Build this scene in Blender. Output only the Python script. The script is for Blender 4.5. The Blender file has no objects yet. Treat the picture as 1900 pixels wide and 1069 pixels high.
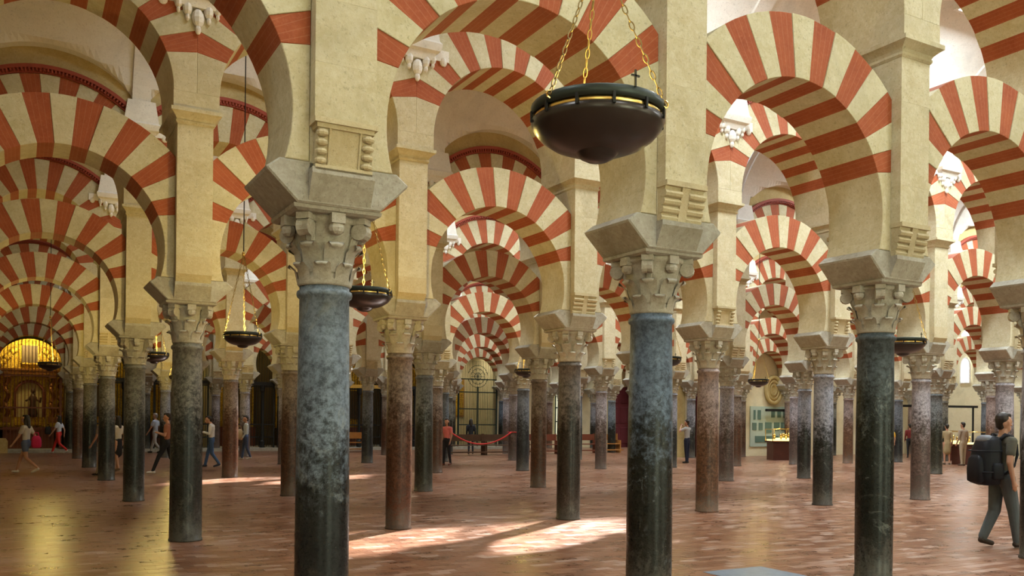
import bpy, bmesh, math, random
import numpy as np
from mathutils import Matrix, Vector
random.seed(7); rng = np.random.default_rng(7)
S = bpy.context.scene
COL = S.collection
PI = math.pi

# ------------------------------------------------------------------ camera
A = 3.0222          # spacing of the columns along an arcade
B = 6.0             # width of a nave (distance between arcades)
cam_d = bpy.data.cameras.new('camera'); cam = bpy.data.objects.new('camera', cam_d); COL.objects.link(cam)
cam_d.sensor_width = 36.0; cam_d.sensor_fit = 'HORIZONTAL'
cam_d.lens = 1636.08 / 1900 * 36
cam_d.shift_y = (776.08 - 534.5) / 1900
cam_d.clip_start = 0.05; cam_d.clip_end = 300
CAM = (-1.9595, -6.3329, 1.6673)
cam.matrix_world = Matrix.Translation(CAM) @ Matrix.Rotation(-0.511, 4, 'Z') @ Matrix.Rotation(PI/2, 4, 'X') @ Matrix.Rotation(0.0108, 4, 'Z')
S.camera = cam

# ------------------------------------------------------------------ world, sun, exposure
S.view_settings.view_transform = 'Standard'; S.view_settings.look = 'None'
S.view_settings.gamma = 1.0; S.view_settings.use_curve_mapping = False
S.view_settings.exposure = 0.15
W = bpy.data.worlds.new('world'); S.world = W; W.use_nodes = True
bg = W.node_tree.nodes['Background']; bg.inputs[0].default_value = (0.62, 0.78, 1.0, 1); bg.inputs[1].default_value = 2.5
sun_d = bpy.data.lights.new('sun', 'SUN'); sun_d.energy = 26.0; sun_d.angle = math.radians(2.5); sun_d.color = (1.0, 0.97, 0.93)
sun = bpy.data.objects.new('sun', sun_d); COL.objects.link(sun); sun.location = (20, 20, 30)
SUN_DIR = Vector((-0.82, -0.57, -0.85)).normalized()
sun.rotation_euler = SUN_DIR.to_track_quat('-Z', 'Y').to_euler()

C_ = S.cycles; C_.max_bounces = 5; C_.diffuse_bounces = 4; C_.adaptive_threshold = .05; C_.glossy_bounces = 2; C_.transmission_bounces = 2; C_.caustics_reflective = False; C_.caustics_refractive = False; C_.sample_clamp_indirect = 6.0
DAY = (0.87, 0.97, 1.0); WARM = (1.0, 0.75, 0.21)
def area(name, loc, sx, sy, energy, color, rot=(0, 0, 0), spread=PI):
    d = bpy.data.lights.new(name, 'AREA'); d.shape = 'RECTANGLE'; d.size = sx; d.size_y = sy
    d.energy = energy; d.color = color; d.spread = spread
    o = bpy.data.objects.new(name, d); COL.objects.link(o); o.location = loc; o.rotation_euler = rot
    return o
def point(name, loc, energy, color, r=0.08):
    d = bpy.data.lights.new(name, 'POINT'); d.energy = energy; d.color = color; d.shadow_soft_size = r
    o = bpy.data.objects.new(name, d); COL.objects.link(o); o.location = loc
    return o

# skylights of the vaults: (nave index k: nave spans y = 6k .. 6k+6, bay index, watts); 0 W = open to the sun
SKY = []
for k in range(-2, 6):
    for b in (-2, 0, 2, 4, 6, 8, 10, 12):
        if k in (1, 3) and b in (2, 4): continue
        if b > {-2: 4, -1: 6, 0: 6, 1: 8}.get(k, 12) or (b < 0 and k != -1): continue
        left, right = {-2: (120, 120), -1: (150, 230), 0: (60, 560), 1: (55, 500), 2: (50, 380), 3: (60, 320), 4: (50, 260), 5: (45, 160)}[k]
        e = left if b <= 0 else (left+right)/2 if b == 2 else right
        SKY.append((k, b, e))
OPEN = [(1, 3), (1, 4), (3, 3), (3, 4)]
ZC = 9.4            # crown of the vaults
def skylight_lights():
    for k, b, e in SKY:
        area('skylight_daylight', ((b + .5) * A, B * k + 3, ZC - .06), 1.2, 1.2, e, DAY)
skylight_lights()
# added cool fill lights before the closed rear wall, facing the front arcade
for x, e in ((-5.5, 200), (3.0, 520), (11.5, 400), (20.0, 280)):
    area('rear_fill', (x, -11.7, 2.6), 3.6, 4.6, e, (.72,.93,1.0), (PI/2, 0, PI))

# ------------------------------------------------------------------ helpers
def link(o, parent=None):
    COL.objects.link(o)
    if parent is not None: o.parent = parent
    return o
def mesh(name, v, f, mats=(), smooth=False, mi=None):
    m = bpy.data.meshes.new(name); m.from_pydata([tuple(map(float, p)) for p in v], [], [tuple(q) for q in f]); 
    for t in (mats if isinstance(mats, (list, tuple)) else [mats]): m.materials.append(t)
    if mi is not None: m.polygons.foreach_set('material_index', mi)
    if smooth: m.polygons.foreach_set('use_smooth', [True] * len(m.polygons))
    m.update(); return m
def obj(name, me, parent=None, loc=(0, 0, 0), rot=(0, 0, 0), scale=None):
    o = bpy.data.objects.new(name, me); o.location = loc; o.rotation_euler = rot
    if scale: o.scale = scale
    return link(o, parent)
def tag(o, label, cat, group=None):
    o['label'] = label; o['category'] = cat
    if group: o['group'] = group
    return o
def thing(name, label, cat, loc=(0, 0, 0), rz=0, group=None):
    o = bpy.data.objects.new(name, None); o.empty_display_size = .1; o.location = loc; o.rotation_euler = (0, 0, rz)
    link(o); return tag(o, label, cat, group)
def struct(name, me=None, loc=(0, 0, 0), label=None, cat=None):
    o = bpy.data.objects.new(name, me); o.location = loc; link(o); o['kind'] = 'structure'
    if label: tag(o, label, cat or name.split('_')[0])
    return o
class MB:
    def __init__(s): s.v = []; s.f = []; s.m = []; s.cur = 0
    def add(s, v, f):
        n = len(s.v); s.v += list(v); s.f += [tuple(i + n for i in q) for q in f]; s.m += [s.cur] * len(f); return s
    def box(s, x0, x1, y0, y1, z0, z1):
        return s.add([(x0,y0,z0),(x1,y0,z0),(x1,y1,z0),(x0,y1,z0),(x0,y0,z1),(x1,y0,z1),(x1,y1,z1),(x0,y1,z1)],
                     [(3,2,1,0),(4,5,6,7),(0,1,5,4),(1,2,6,5),(2,3,7,6),(3,0,4,7)])
    def frusta(s, levels):            # [(z,hx,hy)] stacked rectangles
        v = []; f = []
        for z, hx, hy in levels: v += [(-hx,-hy,z),(hx,-hy,z),(hx,hy,z),(-hx,hy,z)]
        for i in range(len(levels) - 1):
            for j in range(4): f.append((4*i+j, 4*i+(j+1)%4, 4*i+4+(j+1)%4, 4*i+4+j))
        n = len(v); f.append((3,2,1,0)); f.append((n-4,n-3,n-2,n-1)); return s.add(v, f)
    def lathe(s, prof, n=24, c=(0,0,0), capb=True, capt=True, a0=0):
        v = []; f = []
        for r, z in prof:
            for j in range(n):
                t = 2*PI*j/n + a0; v.append((c[0]+r*math.cos(t), c[1]+r*math.sin(t), c[2]+z))
        for i in range(len(prof)-1):
            for j in range(n): f.append((i*n+j, i*n+(j+1)%n, (i+1)*n+(j+1)%n, (i+1)*n+j))
        if capb: f.append(tuple(range(n-1,-1,-1)))
        if capt: f.append(tuple(range((len(prof)-1)*n, len(prof)*n)))
        return s.add(v, f)
    def prism(s, poly, y0, y1, ch=0.0):   # poly in XZ (counter-clockwise seen from -Y), extruded along Y, chamfered faces
        n = len(poly); P = np.array(poly, float)
        if ch:
            c = P.mean(0); Q = []
            for i in range(n):
                a, b, d = P[i-1], P[i], P[(i+1) % n]
                e1 = b-a; e2 = d-b; l1 = np.hypot(*e1) or 1; l2 = np.hypot(*e2) or 1
                n1 = np.array([-e1[1], e1[0]])/l1; n2 = np.array([-e2[1], e2[0]])/l2
                m = n1+n2; k = max(0.35, 1+n1@n2); Q.append(b + m*ch/k)
            Q = np.array(Q)
            v = [(p[0],y0+ch,p[1]) for p in P]+[(p[0],y1-ch,p[1]) for p in P]+[(q[0],y0,q[1]) for q in Q]+[(q[0],y1,q[1]) for q in Q]
            f = []
            for i in range(n):
                j = (i+1) % n
                f += [(j,i,n+i,n+j)[::-1] if False else (i, n+i, n+j, j), (2*n+i, i, j, 2*n+j), (n+i, 3*n+i, 3*n+j, n+j)]
            f += [tuple(range(2*n,3*n)), tuple(range(4*n-1,3*n-1,-1))]
        else:
            v = [(p[0],y0,p[1]) for p in P]+[(p[0],y1,p[1]) for p in P]
            f = [(i, n+i, n+(i+1)%n, (i+1)%n) for i in range(n)]+[tuple(range(n)), tuple(range(2*n-1,n-1,-1))]
        return s.add(v, f)
    def tube(s, pts, r, n=8, closed=False):
        pts = [Vector(p) for p in pts]; m = len(pts); v = []; f = []
        rr = r if isinstance(r, (list, tuple)) else [r]*m
        up = Vector((0.12, 0.31, 0.94))
        for i, p in enumerate(pts):
            t = (pts[(i+1) % m] - pts[i-1]) if closed else (pts[min(i+1,m-1)] - pts[max(i-1,0)])
            t.normalize(); a = t.cross(up)
            if a.length < 1e-3: a = t.cross(Vector((1,0,0)))
            a.normalize(); b = t.cross(a)
            for j in range(n):
                q = 2*PI*j/n; v.append(tuple(p + (a*math.cos(q)+b*math.sin(q))*rr[i]))
        for i in range(m if closed else m-1):
            i2 = (i+1) % m
            for j in range(n): f.append((i*n+j, i*n+(j+1)%n, i2*n+(j+1)%n, i2*n+j))
        if not closed: f += [tuple(range(n-1,-1,-1)), tuple(range((m-1)*n, m*n))]
        return s.add(v, f)
    def ellipsoid(s, c, r, n=12, k=8):
        v = []; f = []
        for i in range(k+1):
            ph = -PI/2 + PI*i/k
            for j in range(n):
                t = 2*PI*j/n; v.append((c[0]+r[0]*math.cos(ph)*math.cos(t), c[1]+r[1]*math.cos(ph)*math.sin(t), c[2]+r[2]*math.sin(ph)))
        for i in range(k):
            for j in range(n): f.append((i*n+j, i*n+(j+1)%n, (i+1)*n+(j+1)%n, (i+1)*n+j))
        return s.add(v, f)
    def mesh(s, name, mats, smooth=False): return mesh(name, s.v, s.f, mats, smooth, s.m)
    def xf(s, M):
        s.v = [tuple(M @ Vector(p)) for p in s.v]; return s

# ------------------------------------------------------------------ materials
class NT:
    def __init__(s, name):
        s.m = bpy.data.materials.new(name); s.m.use_nodes = True; s.t = s.m.node_tree
        s.b = s.t.nodes['Principled BSDF']; s.out = s.t.nodes['Material Output']
    def n(s, typ, **kw):
        o = s.t.nodes.new(typ)
        for k, v in kw.items():
            if hasattr(o, k) and k not in ('Scale',): setattr(o, k, v)
        return o
    def l(s, a, b): s.t.links.new(a, b)
    def coord(s, rnd=True, kind='Object', sc=(1,1,1)):
        c = s.n('ShaderNodeTexCoord'); mp = s.n('ShaderNodeMapping'); s.l(c.outputs[kind], mp.inputs[0]); mp.inputs[3].default_value = sc
        if rnd:
            oi = s.n('ShaderNodeObjectInfo'); mu = s.n('ShaderNodeMath', operation='MULTIPLY'); mu.inputs[1].default_value = 37.0
            s.l(oi.outputs['Random'], mu.inputs[0]); cx = s.n('ShaderNodeCombineXYZ')
            for i in range(3): s.l(mu.outputs[0], cx.inputs[i])
            s.l(cx.outputs[0], mp.inputs[1])
        return mp.outputs[0]
    def noise(s, vec, scale, detail=5, rough=.6, dist=0):
        o = s.n('ShaderNodeTexNoise'); s.l(vec, o.inputs['Vector']); o.inputs['Scale'].default_value = scale
        o.inputs['Detail'].default_value = detail; o.inputs['Roughness'].default_value = rough; o.inputs['Distortion'].default_value = dist
        return o.outputs[0]
    def ramp(s, fac, stops):
        o = s.n('ShaderNodeValToRGB'); e = o.color_ramp.elements
        while len(e) < len(stops): e.new(0.5)
        for q, (p, c) in zip(e, stops):
            q.position = p; q.color = (c, c, c, 1) if isinstance(c, (int, float)) else tuple(c) + (1,)
        s.l(fac, o.inputs[0]); return o.outputs[0]
    def mix(s, fac, a, b, mode='MIX'):
        o = s.n('ShaderNodeMix', data_type='RGBA', blend_type=mode)
        for sock, val in ((o.inputs[0], fac), (o.inputs[6], a), (o.inputs[7], b)):
            if isinstance(val, (int, float)): sock.default_value = val
            elif isinstance(val, tuple): sock.default_value = val + (1,) if len(val) == 3 else val
            else: s.l(val, sock)
        return o.outputs[2]
    def math(s, op, a, b=None):
        o = s.n('ShaderNodeMath', operation=op)
        for sock, val in ((o.inputs[0], a), (o.inputs[1], b)):
            if val is None: continue
            if isinstance(val, (int, float)): sock.default_value = val
            else: s.l(val, sock)
        return o.outputs[0]
    def bump(s, h, strength=.3, dist=.01):
        o = s.n('ShaderNodeBump'); s.l(h, o.inputs['Height']); o.inputs['Strength'].default_value = strength; o.inputs['Distance'].default_value = dist
        s.l(o.outputs[0], s.b.inputs['Normal'])
    def fin(s, col=None, rough=.7, metal=0., spec=.4):
        if col is not None:
            if isinstance(col, tuple): s.b.inputs['Base Color'].default_value = col + (1,)
            else: s.l(col, s.b.inputs['Base Color'])
        if isinstance(rough, (int, float)): s.b.inputs['Roughness'].default_value = rough
        else: s.l(rough, s.b.inputs['Roughness'])
        s.b.inputs['Metallic'].default_value = metal; s.b.inputs['Specular IOR Level'].default_value = spec
        return s.m
def stone(name, c1, c2, c3, rough=.8, bs=.35, sc=1.0):
    t = NT(name); v = t.coord()
    a = t.noise(v, 3.0*sc, 8, .72); b = t.noise(v, 16*sc, 6, .75)
    c = t.mix(t.ramp(a, [(.32, 0.), (.68, 1.)]), c1, c2)
    c = t.mix(t.ramp(b, [(.45, 0.), (.75, .7)]), c, c3)
    st = t.noise(v, .9*sc, 4, .6, 1.0); c = t.mix(t.ramp(st, [(.5, 0.), (.72, .45)]), c, tuple(x*.62 for x in c2))
    pit = t.noise(v, 34*sc, 3, .8); c = t.mix(t.ramp(pit, [(.56, 0.), (.70, .6)]), c, tuple(x*.55 for x in c2))
    d = t.noise(v, 60*sc, 3, .7); t.bump(t.math('ADD', t.math('MULTIPLY', b, 1.5), d), bs, .008)
    return t.fin(c, rough)
def plain(name, c, rough=.6, metal=0., var=.12, sc=8., spec=.4, bs=.1):
    t = NT(name); v = t.coord(); n = t.noise(v, sc, 4, .6)
    col = t.mix(n, tuple(x*(1-var) for x in c), tuple(min(1, x*(1+var)) for x in c))
    t.bump(n, bs, .004); return t.fin(col, rough, metal, spec)
def emit(name, c, st):
    t = NT(name); t.b.inputs['Base Color'].default_value = c + (1,)
    t.b.inputs['Emission Color'].default_value = c + (1,); t.b.inputs['Emission Strength'].default_value = st; return t.m

M_LIME = stone('limestone', (.60,.54,.375), (.475,.40,.235), (.69,.645,.51))
M_IMPOST = stone('grey_limestone', (.41,.39,.335), (.29,.26,.205), (.52,.505,.46))
M_CAP = stone('capital_stone', (.47,.44,.37), (.33,.295,.225), (.58,.555,.49), sc=2.0)
M_CREAM = stone('cream_voussoir_stone', (.61,.555,.385), (.49,.425,.245), (.69,.65,.51))
M_PLASTER = stone('white_plaster', (.80,.765,.71), (.75,.71,.65), (.83,.80,.76), bs=.12)
M_OCHRE = stone('ochre_plaster', (.56,.44,.20), (.46,.34,.13), (.62,.51,.28), bs=.15)
M_WALL = stone('pale_yellow_plaster', (.74,.66,.45), (.68,.59,.37), (.78,.71,.53), bs=.12)
M_HOOD = plain('dark_red_moulding', (.30,.055,.03), .7)
def redbrick(name, z0):
    t = NT(name); v = t.coord(False); v2 = t.coord()
    sp = t.n('ShaderNodeSeparateXYZ'); t.l(v, sp.inputs[0])
    an = t.math('ARCTAN2', t.math('SUBTRACT', sp.outputs[2], z0), sp.outputs[0])
    w = t.math('FRACT', t.math('MULTIPLY', an, 4/0.1583))
    line = t.math('GREATER_THAN', w, .88)
    a = t.noise(v2, 3.0, 6, .7); b = t.noise(v2, 30, 4, .7)
    c = t.mix(t.ramp(a, [(.3, 0.), (.7, 1.)]), (.285,.060,.018), (.385,.098,.034))
    c = t.mix(t.ramp(b, [(.5, 0.), (.8, .5)]), c, (.47,.16,.08))
    c = t.mix(t.math('MULTIPLY', line, .22), c, (.52,.25,.15))
    t.bump(t.math('SUBTRACT', b, t.math('MULTIPLY', line, .8)), .35, .008)
    return t.fin(c, .8)
ZL, RL = 3.76, 1.17; ZU, RU = 5.77, 1.23
M_RED_L = redbrick('red_brick_lower', ZL); M_RED_U = redbrick('red_brick_upper', ZU)

def marble(name, top, bot, fleck, edge=1.75, fl=.6, vein=.3):
    t = NT(name); v = t.coord(); vo = t.coord(False)
    sp = t.n('ShaderNodeSeparateXYZ'); t.l(vo, sp.inputs[0])
    n1 = t.noise(v, 4.5, 9, .72, .3); n2 = t.noise(v, 20, 8, .8, .2); n3 = t.noise(v, 48, 5, .8)
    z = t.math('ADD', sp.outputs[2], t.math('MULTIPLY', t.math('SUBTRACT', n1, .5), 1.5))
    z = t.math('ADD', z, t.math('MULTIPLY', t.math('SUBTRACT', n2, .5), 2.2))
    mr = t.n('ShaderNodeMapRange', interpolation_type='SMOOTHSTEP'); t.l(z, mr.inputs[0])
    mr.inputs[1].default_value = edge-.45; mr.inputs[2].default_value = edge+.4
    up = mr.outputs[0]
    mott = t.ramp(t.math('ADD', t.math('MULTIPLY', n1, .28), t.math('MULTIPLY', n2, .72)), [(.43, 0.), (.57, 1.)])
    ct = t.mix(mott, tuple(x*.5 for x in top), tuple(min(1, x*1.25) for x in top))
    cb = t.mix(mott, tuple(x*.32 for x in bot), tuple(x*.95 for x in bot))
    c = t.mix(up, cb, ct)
    sk = t.math('MULTIPLY', t.ramp(n2, [(.61, 0.), (.68, 1.)]), t.ramp(n1, [(.45, .1), (.62, 1.)]))
    c = t.mix(t.math('MULTIPLY', sk, fl), c, fleck)
    vv = t.math('ABSOLUTE', t.math('SUBTRACT', t.noise(v, 1.1, 5, .55, .8), .5))
    vn = t.math('MULTIPLY', t.ramp(vv, [(0., 1.), (.012, 0.)]), t.ramp(n1, [(.48, 0.), (.6, 1.)]))
    c = t.mix(t.math('MULTIPLY', vn, vein), c, fleck)
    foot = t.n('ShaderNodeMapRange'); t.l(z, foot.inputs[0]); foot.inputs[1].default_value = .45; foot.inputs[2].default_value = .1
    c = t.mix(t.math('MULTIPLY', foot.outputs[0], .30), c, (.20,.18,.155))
    rg = t.math('ADD', t.math('MULTIPLY', up, .25), t.math('ADD', t.math('MULTIPLY', n3, .25), .16))
    t.bump(n3, .10, .004)
    return t.fin(c, rg, 0, .28)
MB_ = {
 'greyblue': (marble('blue_grey_marble', (.15,.185,.225), (.020,.021,.021), (.27,.27,.22), 1.5), 'blue-grey marble'),
 'speckle': (marble('speckled_blue_marble', (.105,.14,.19), (.018,.018,.014), (.36,.40,.42), 1.65, .9), 'speckled blue and black marble'),
 'green': (marble('dark_green_marble', (.06,.075,.082), (.014,.017,.014), (.36,.38,.34), 2.0, .75), 'dark green-black marble'),
 'grey': (marble('weathered_grey_marble', (.16,.152,.13), (.022,.022,.018), (.22,.21,.17), 1.8, .5), 'weathered grey marble'),
 'brown': (marble('reddish_brown_marble', (.185,.145,.12), (.105,.048,.028), (.28,.20,.15), 1.85, .45), 'reddish brown marble'),
 'darkbrown': (marble('dark_brown_marble', (.115,.10,.09), (.032,.026,.020), (.25,.22,.18), 1.8, .4), 'dark brown marble'),
 'pink': (marble('pinkish_brown_marble', (.25,.19,.175), (.16,.08,.046), (.34,.24,.20), 1.75, .45), 'pinkish brown marble'),
 'violet': (marble('violet_grey_marble', (.24,.245,.285), (.03,.03,.028), (.34,.33,.32), 1.55, .5), 'violet-grey and black marble'),
 'mauve': (marble('mauve_marble', (.29,.265,.285), (.13,.088,.076), (.42,.36,.36), 1.7, .5), 'pale mauve marble'),
 'olive': (marble('olive_black_marble', (.15,.16,.165), (.038,.036,.026), (.27,.24,.15), 1.8, .4), 'olive-black marble'),
 'slate': (marble('slate_blue_marble', (.12,.13,.15), (.032,.034,.038), (.2,.2,.2), 1.6, .4), 'dark slate-blue marble'),
}
PICK = {(0,0):'greyblue',(0,1):'speckle',(0,2):'green',(0,3):'violet',(1,0):'grey',(1,1):'brown',(1,2):'darkbrown',(1,3):'pink',(1,4):'violet',(1,5):'mauve',(1,6):'mauve',
 (2,0):'grey',(2,1):'brown',(2,2):'olive',(2,3):'brown',(2,4):'grey',(2,5):'mauve',(2,6):'violet',(2,7):'slate',(2,8):'olive',(2,9):'pink',
 (3,0):'grey',(3,1):'brown',(3,2):'grey',(3,3):'brown',(3,4):'slate',(3,5):'mauve',(3,6):'violet',(3,7):'brown',(3,8):'mauve',(3,9):'pink',(3,10):'slate',(3,11):'grey',(3,12):'slate',
 (4,0):'grey',(4,3):'slate',(4,4):'greyblue',(4,5):'mauve',(4,6):'slate',(4,8):'violet',(4,9):'brown',(5,0):'brown',(5,1):'violet',(5,2):'mauve',(5,6):'mauve',(5,7):'violet',(5,8):'greyblue',(6,0):'grey'}

M_GOLD = NT('gilded_wood'); _v = M_GOLD.coord(); _n = M_GOLD.noise(_v, 16, 6, .7, .5); M_GOLD.bump(_n, .9, .04)
M_GOLD = M_GOLD.fin(M_GOLD.mix(M_GOLD.ramp(_n, [(.35, 0.), (.65, 1.)]), (.30,.13,.015), (.85,.60,.08)), .35, .75)
M_GOLDD = plain('aged_gilding', (.22,.085,.018), .4, .5, .6, 14, .4, .6)
M_BRASS = plain('polished_brass', (.85,.60,.20), .25, 1.0)
M_BRONZE = plain('dark_bronze', (.055,.046,.042), .28, .6, .2, 5)
M_DARKGREEN = plain('dark_green_metal', (.035,.045,.040), .4, .5)
M_IRON = plain('black_iron', (.018,.018,.018), .5, .4)
M_GREENIRON = plain('green_painted_iron', (.022,.035,.028), .5, .2)
M_WOODR = plain('red_brown_wood', (.17,.045,.022), .45, 0, .35, 6)
M_WOODD = plain('dark_walnut', (.075,.035,.018), .45, 0, .35, 6)
M_WOODO = plain('honey_oak', (.42,.19,.05), .45, 0, .3, 6)
M_MAHOG = plain('mahogany', (.085,.022,.016), .35, 0, .3, 5)
M_CRIMSON = plain('crimson_cloth', (.10,.012,.018), .85)
M_REDROPE = plain('red_rope', (.55,.03,.025), .7)
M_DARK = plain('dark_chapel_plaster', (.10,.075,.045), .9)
M_CHROME = plain('steel', (.5,.5,.5), .3, 1)
M_BULB = emit('warm_bulb', (1.0,.72,.38), 12)
M_GLASSW = emit('daylit_window_glass', (.88,.95,1.0), 9.0)
M_GLASSD = emit('pale_window_glass', (.85,.88,.62), .55)
M_PANE = emit('frosted_skylight_glass', (.92,.96,1.0), 1.2)
M_CANV = plain('dark_painting_canvas', (.10,.065,.035), .6, 0, .5, 9)
M_BOARD = plain('pale_green_panel', (.42,.50,.42), .4)
M_BOARDD = plain('dark_green_print', (.10,.17,.14), .5)
M_CASEGL = emit('lit_display_glass', (1.0,.80,.32), 1.6)
M_SLAB = plain('blue_grey_marble_slab', (.16,.21,.27), .35, 0, .45, 14)

# floor
def floor_mat(brick):
    t = NT('terracotta_paving' if brick else 'terracotta_bricks')
    c0 = t.coord(False, 'Object')
    if brick:
        bt = t.n('ShaderNodeTexBrick'); t.l(c0, bt.inputs['Vector']); bt.inputs['Scale'].default_value = 1.0
        bt.inputs['Brick Width'].default_value = .25; bt.inputs['Row Height'].default_value = .125; bt.inputs['Mortar Size'].default_value = .004
        bt.inputs['Color1'].default_value = (0,0,0,1); bt.inputs['Color2'].default_value = (1,1,1,1); bt.inputs['Mortar'].default_value = (.5,.5,.5,1)
        rnd = bt.outputs[0]
    else:
        at = t.n('ShaderNodeAttribute', attribute_name='tint'); oi = t.n('ShaderNodeObjectInfo')
        rnd = t.math('FRACT', t.math('ADD', at.outputs['Fac'], oi.outputs['Random']))
    w = t.n('ShaderNodeNewGeometry').outputs['Position']
    big = t.noise(w, .55, 5, .6); fi = t.noise(w, 9, 5, .7)
    c = t.ramp(rnd, [(0., (.115,.047,.024)), (.25, (.175,.068,.032)), (.6, (.225,.098,.050)), (.82, (.27,.14,.085)), (1., (.38,.26,.21))])
    c = t.mix(t.ramp(big, [(.35, 0.), (.7, .42)]), c, (.245,.118,.068))
    c = t.mix(t.ramp(fi, [(.5, 0.), (.75, .4)]), c, (.29,.17,.12))
    rg = t.ramp(t.math('ADD', t.math('MULTIPLY', fi, .6), t.math('MULTIPLY', rnd, .4)), [(.2, .25), (.8, .40)])
    t.bump(t.noise(w, 26, 3, .6), .10, .003)
    return t.fin(c, rg, 0, .5)
M_FLOOR = floor_mat(True); M_BRICKS = floor_mat(False)
M_MORTAR = plain('mortar', (.34,.20,.13), .8)

ORD = ['first','second','third','fourth','fifth','sixth','seventh','eighth','ninth','tenth','eleventh','twelfth','thirteenth','fourteenth','fifteenth']
ROWN = ['front','second','third','fourth','fifth','sixth','rearmost']
# last column index standing in each arcade
CMAX = [4, 7, 10, 13, 13, 9, 11]

# ------------------------------------------------------------------ floor
fl = struct('floor', mesh('floor', [(-9.5,-12.6,-.002),(45,-12.6,-.002),(45,40,-.002),(-9.5,40,-.002)], [(0,1,2,3)], M_FLOOR), label='red terracotta brick floor of the hall', cat='floor')
# brick pavement as geometry in the foreground (laid in rows along the arcades)
def cam_px(x, y, z=0.):
    dx, dy, dz = x-CAM[0], y-CAM[1], z-CAM[2]; c, s = math.cos(.511), math.sin(.511)
    r = c*dx-s*dy; d = s*dx+c*dy
    return 950+1636*r/d, 776-1636*dz/d, d
BW, BH = .25, .125
bricks = []
for j in range(int(-0.6/BH), int(12.6/BH)):
    for i in range(int(-3.2/BW), int(21/BW)):
        x = i*BW + (BW/2 if j % 2 else 0); y = j*BH
        if max(abs(x-5.05)-.42, abs(y-.72)-.36) < .16: continue
        u, v, d = cam_px(x, y)
        if d < 3 or u < -60 or u > 1960 or v > 1110: continue
        bricks.append((d, x, y))
bricks.sort()
near, rest = bricks[:300], bricks[300:]
b1 = MB().frusta([(-.012, BW/2-.002, BH/2-.002), (0., BW/2-.0022, BH/2-.0022)]); me_b = b1.mesh('floor_brick', M_BRICKS)
at = me_b.attributes.new('tint', 'FLOAT', 'FACE'); at.data.foreach_set('value', [0.0]*len(me_b.polygons))
for d, x, y in near:
    o = obj('floor_brick', me_b, fl, (x, y, random.uniform(-.0006, .0006)), (random.gauss(0,.0015), random.gauss(0,.0015), 0))
v0 = np.array(b1.v); f0 = np.array(b1.f); nb = len(rest)
off = np.array([[x, y, random.uniform(-.0006,.0006)] for d, x, y in rest])
tx = rng.normal(0, .0015, nb); ty = rng.normal(0, .0015, nb)
V = v0[None] + off[:, None, :]; V[:, :, 2] += v0[None, :, 0]*tx[:, None] + v0[None, :, 1]*ty[:, None]
F = (f0[None] + (np.arange(nb)*len(v0))[:, None, None]).reshape(-1, 4)
me_r = bpy.data.meshes.new('floor_brick'); me_r.from_pydata(V.reshape(-1, 3).tolist(), [], F.tolist()); me_r.materials.append(M_BRICKS)
at = me_r.attributes.new('tint', 'FLOAT', 'FACE'); at.data.foreach_set('value', np.repeat(rng.random(nb), len(f0)))
o = obj('floor_brick', me_r, fl); o['kind'] = 'stuff'
o = obj('floor_slab', MB().box(4.62,5.48,.36,1.08,-.012,.002).mesh('floor_slab', M_SLAB), fl); o['label'] = 'blue-grey marble slab set into the brick floor'

# ------------------------------------------------------------------ columns
def shaft_mesh(rb, rt, mat):
    p = [(rb+.012, 0), (rb+.012, .02), (rb, .035)]
    for i in range(1, 10):
        t = i/10; p.append((rb+(rt-rb)*t+.006*math.sin(PI*t), .035+2.48*t))
    p += [(rt, 2.52), (rt+.018, 2.535), (rt+.022, 2.555), (rt+.018, 2.575), (rt, 2.585), (rt, 2.61)]
    return MB().lathe(p, 28).mesh('shaft', mat, True)
SHAFTS = {}
for key, (m, d) in MB_.items():
    SHAFTS[key] = [shaft_mesh(.196, .180, m), shaft_mesh(.206, .186, m), shaft_mesh(.190, .183, m)]
def leaf_mb(ang, z, r, h, w, curl):
    # one acanthus leaf: a tapering tongue on the bell that curls outward at the tip
    prof = [(0, 0), (.012, h*.35), (.02, h*.7), (.03+curl*.4, h*.9), (curl, h*.97), (curl+.012, h*.86), (curl*.8, h*.78)]
    wd = [1, 1.0, .95, .8, .6, .45, .3]
    v = []; f = []
    for (dr, dz), k in zip(prof, wd):
        for sgn in (-1, 0, 1):
            rr = r(z+dz) + dr + (.008 if sgn == 0 else 0)
            a = ang + sgn*k*w/2/r(z)
            v.append((rr*math.cos(a), rr*math.sin(a), z+dz))
    n = len(prof)
    for i in range(n-1):
        for j in range(2): f.append((3*i+j, 3*i+j+1, 3*i+j+4, 3*i+j+3))
    return MB().add(v, f)
def bell(flare):
    return lambda z: .186 + flare*max(0, min(1, (z-2.61)/.44))**1.8
def volute_mb(ang, flare):
    m = MB(); R = .315 + (flare-.07)*.6
    # scroll: short horizontal barrel at the corner plus the ribbon running back along the bell
    M = Matrix.Rotation(ang, 4, 'Z')
    s = MB()
    for x, r in ((0, .062),): 
        n = 12; v = []; f = []
        for yy, rr in ((-.045, .040), (-.045, .062), (0, .055), (.045, .062), (.045, .040)):
            for j in range(n):
                t = 2*PI*j/n; v.append((R-.01+rr*math.cos(t), yy, 3.0+rr*math.sin(t)))
        for i in range(4):
            for j in range(n): f.append((i*n+j, i*n+(j+1)%n, (i+1)*n+(j+1)%n, (i+1)*n+j))
        f += [tuple(range(n-1,-1,-1)), tuple(range(4*n, 5*n))]
        s.add(v, f)
    s.tube([(.20, 0, 2.86), (.225, 0, 2.95), (.27, 0, 3.03), (R, 0, 3.05)], [.03,.038,.036,.034], 6)
    s.box(R-.07, R+.04, -.05, .05, 3.05, 3.10)
    return m.add(s.xf(M).v, s.f)
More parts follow.
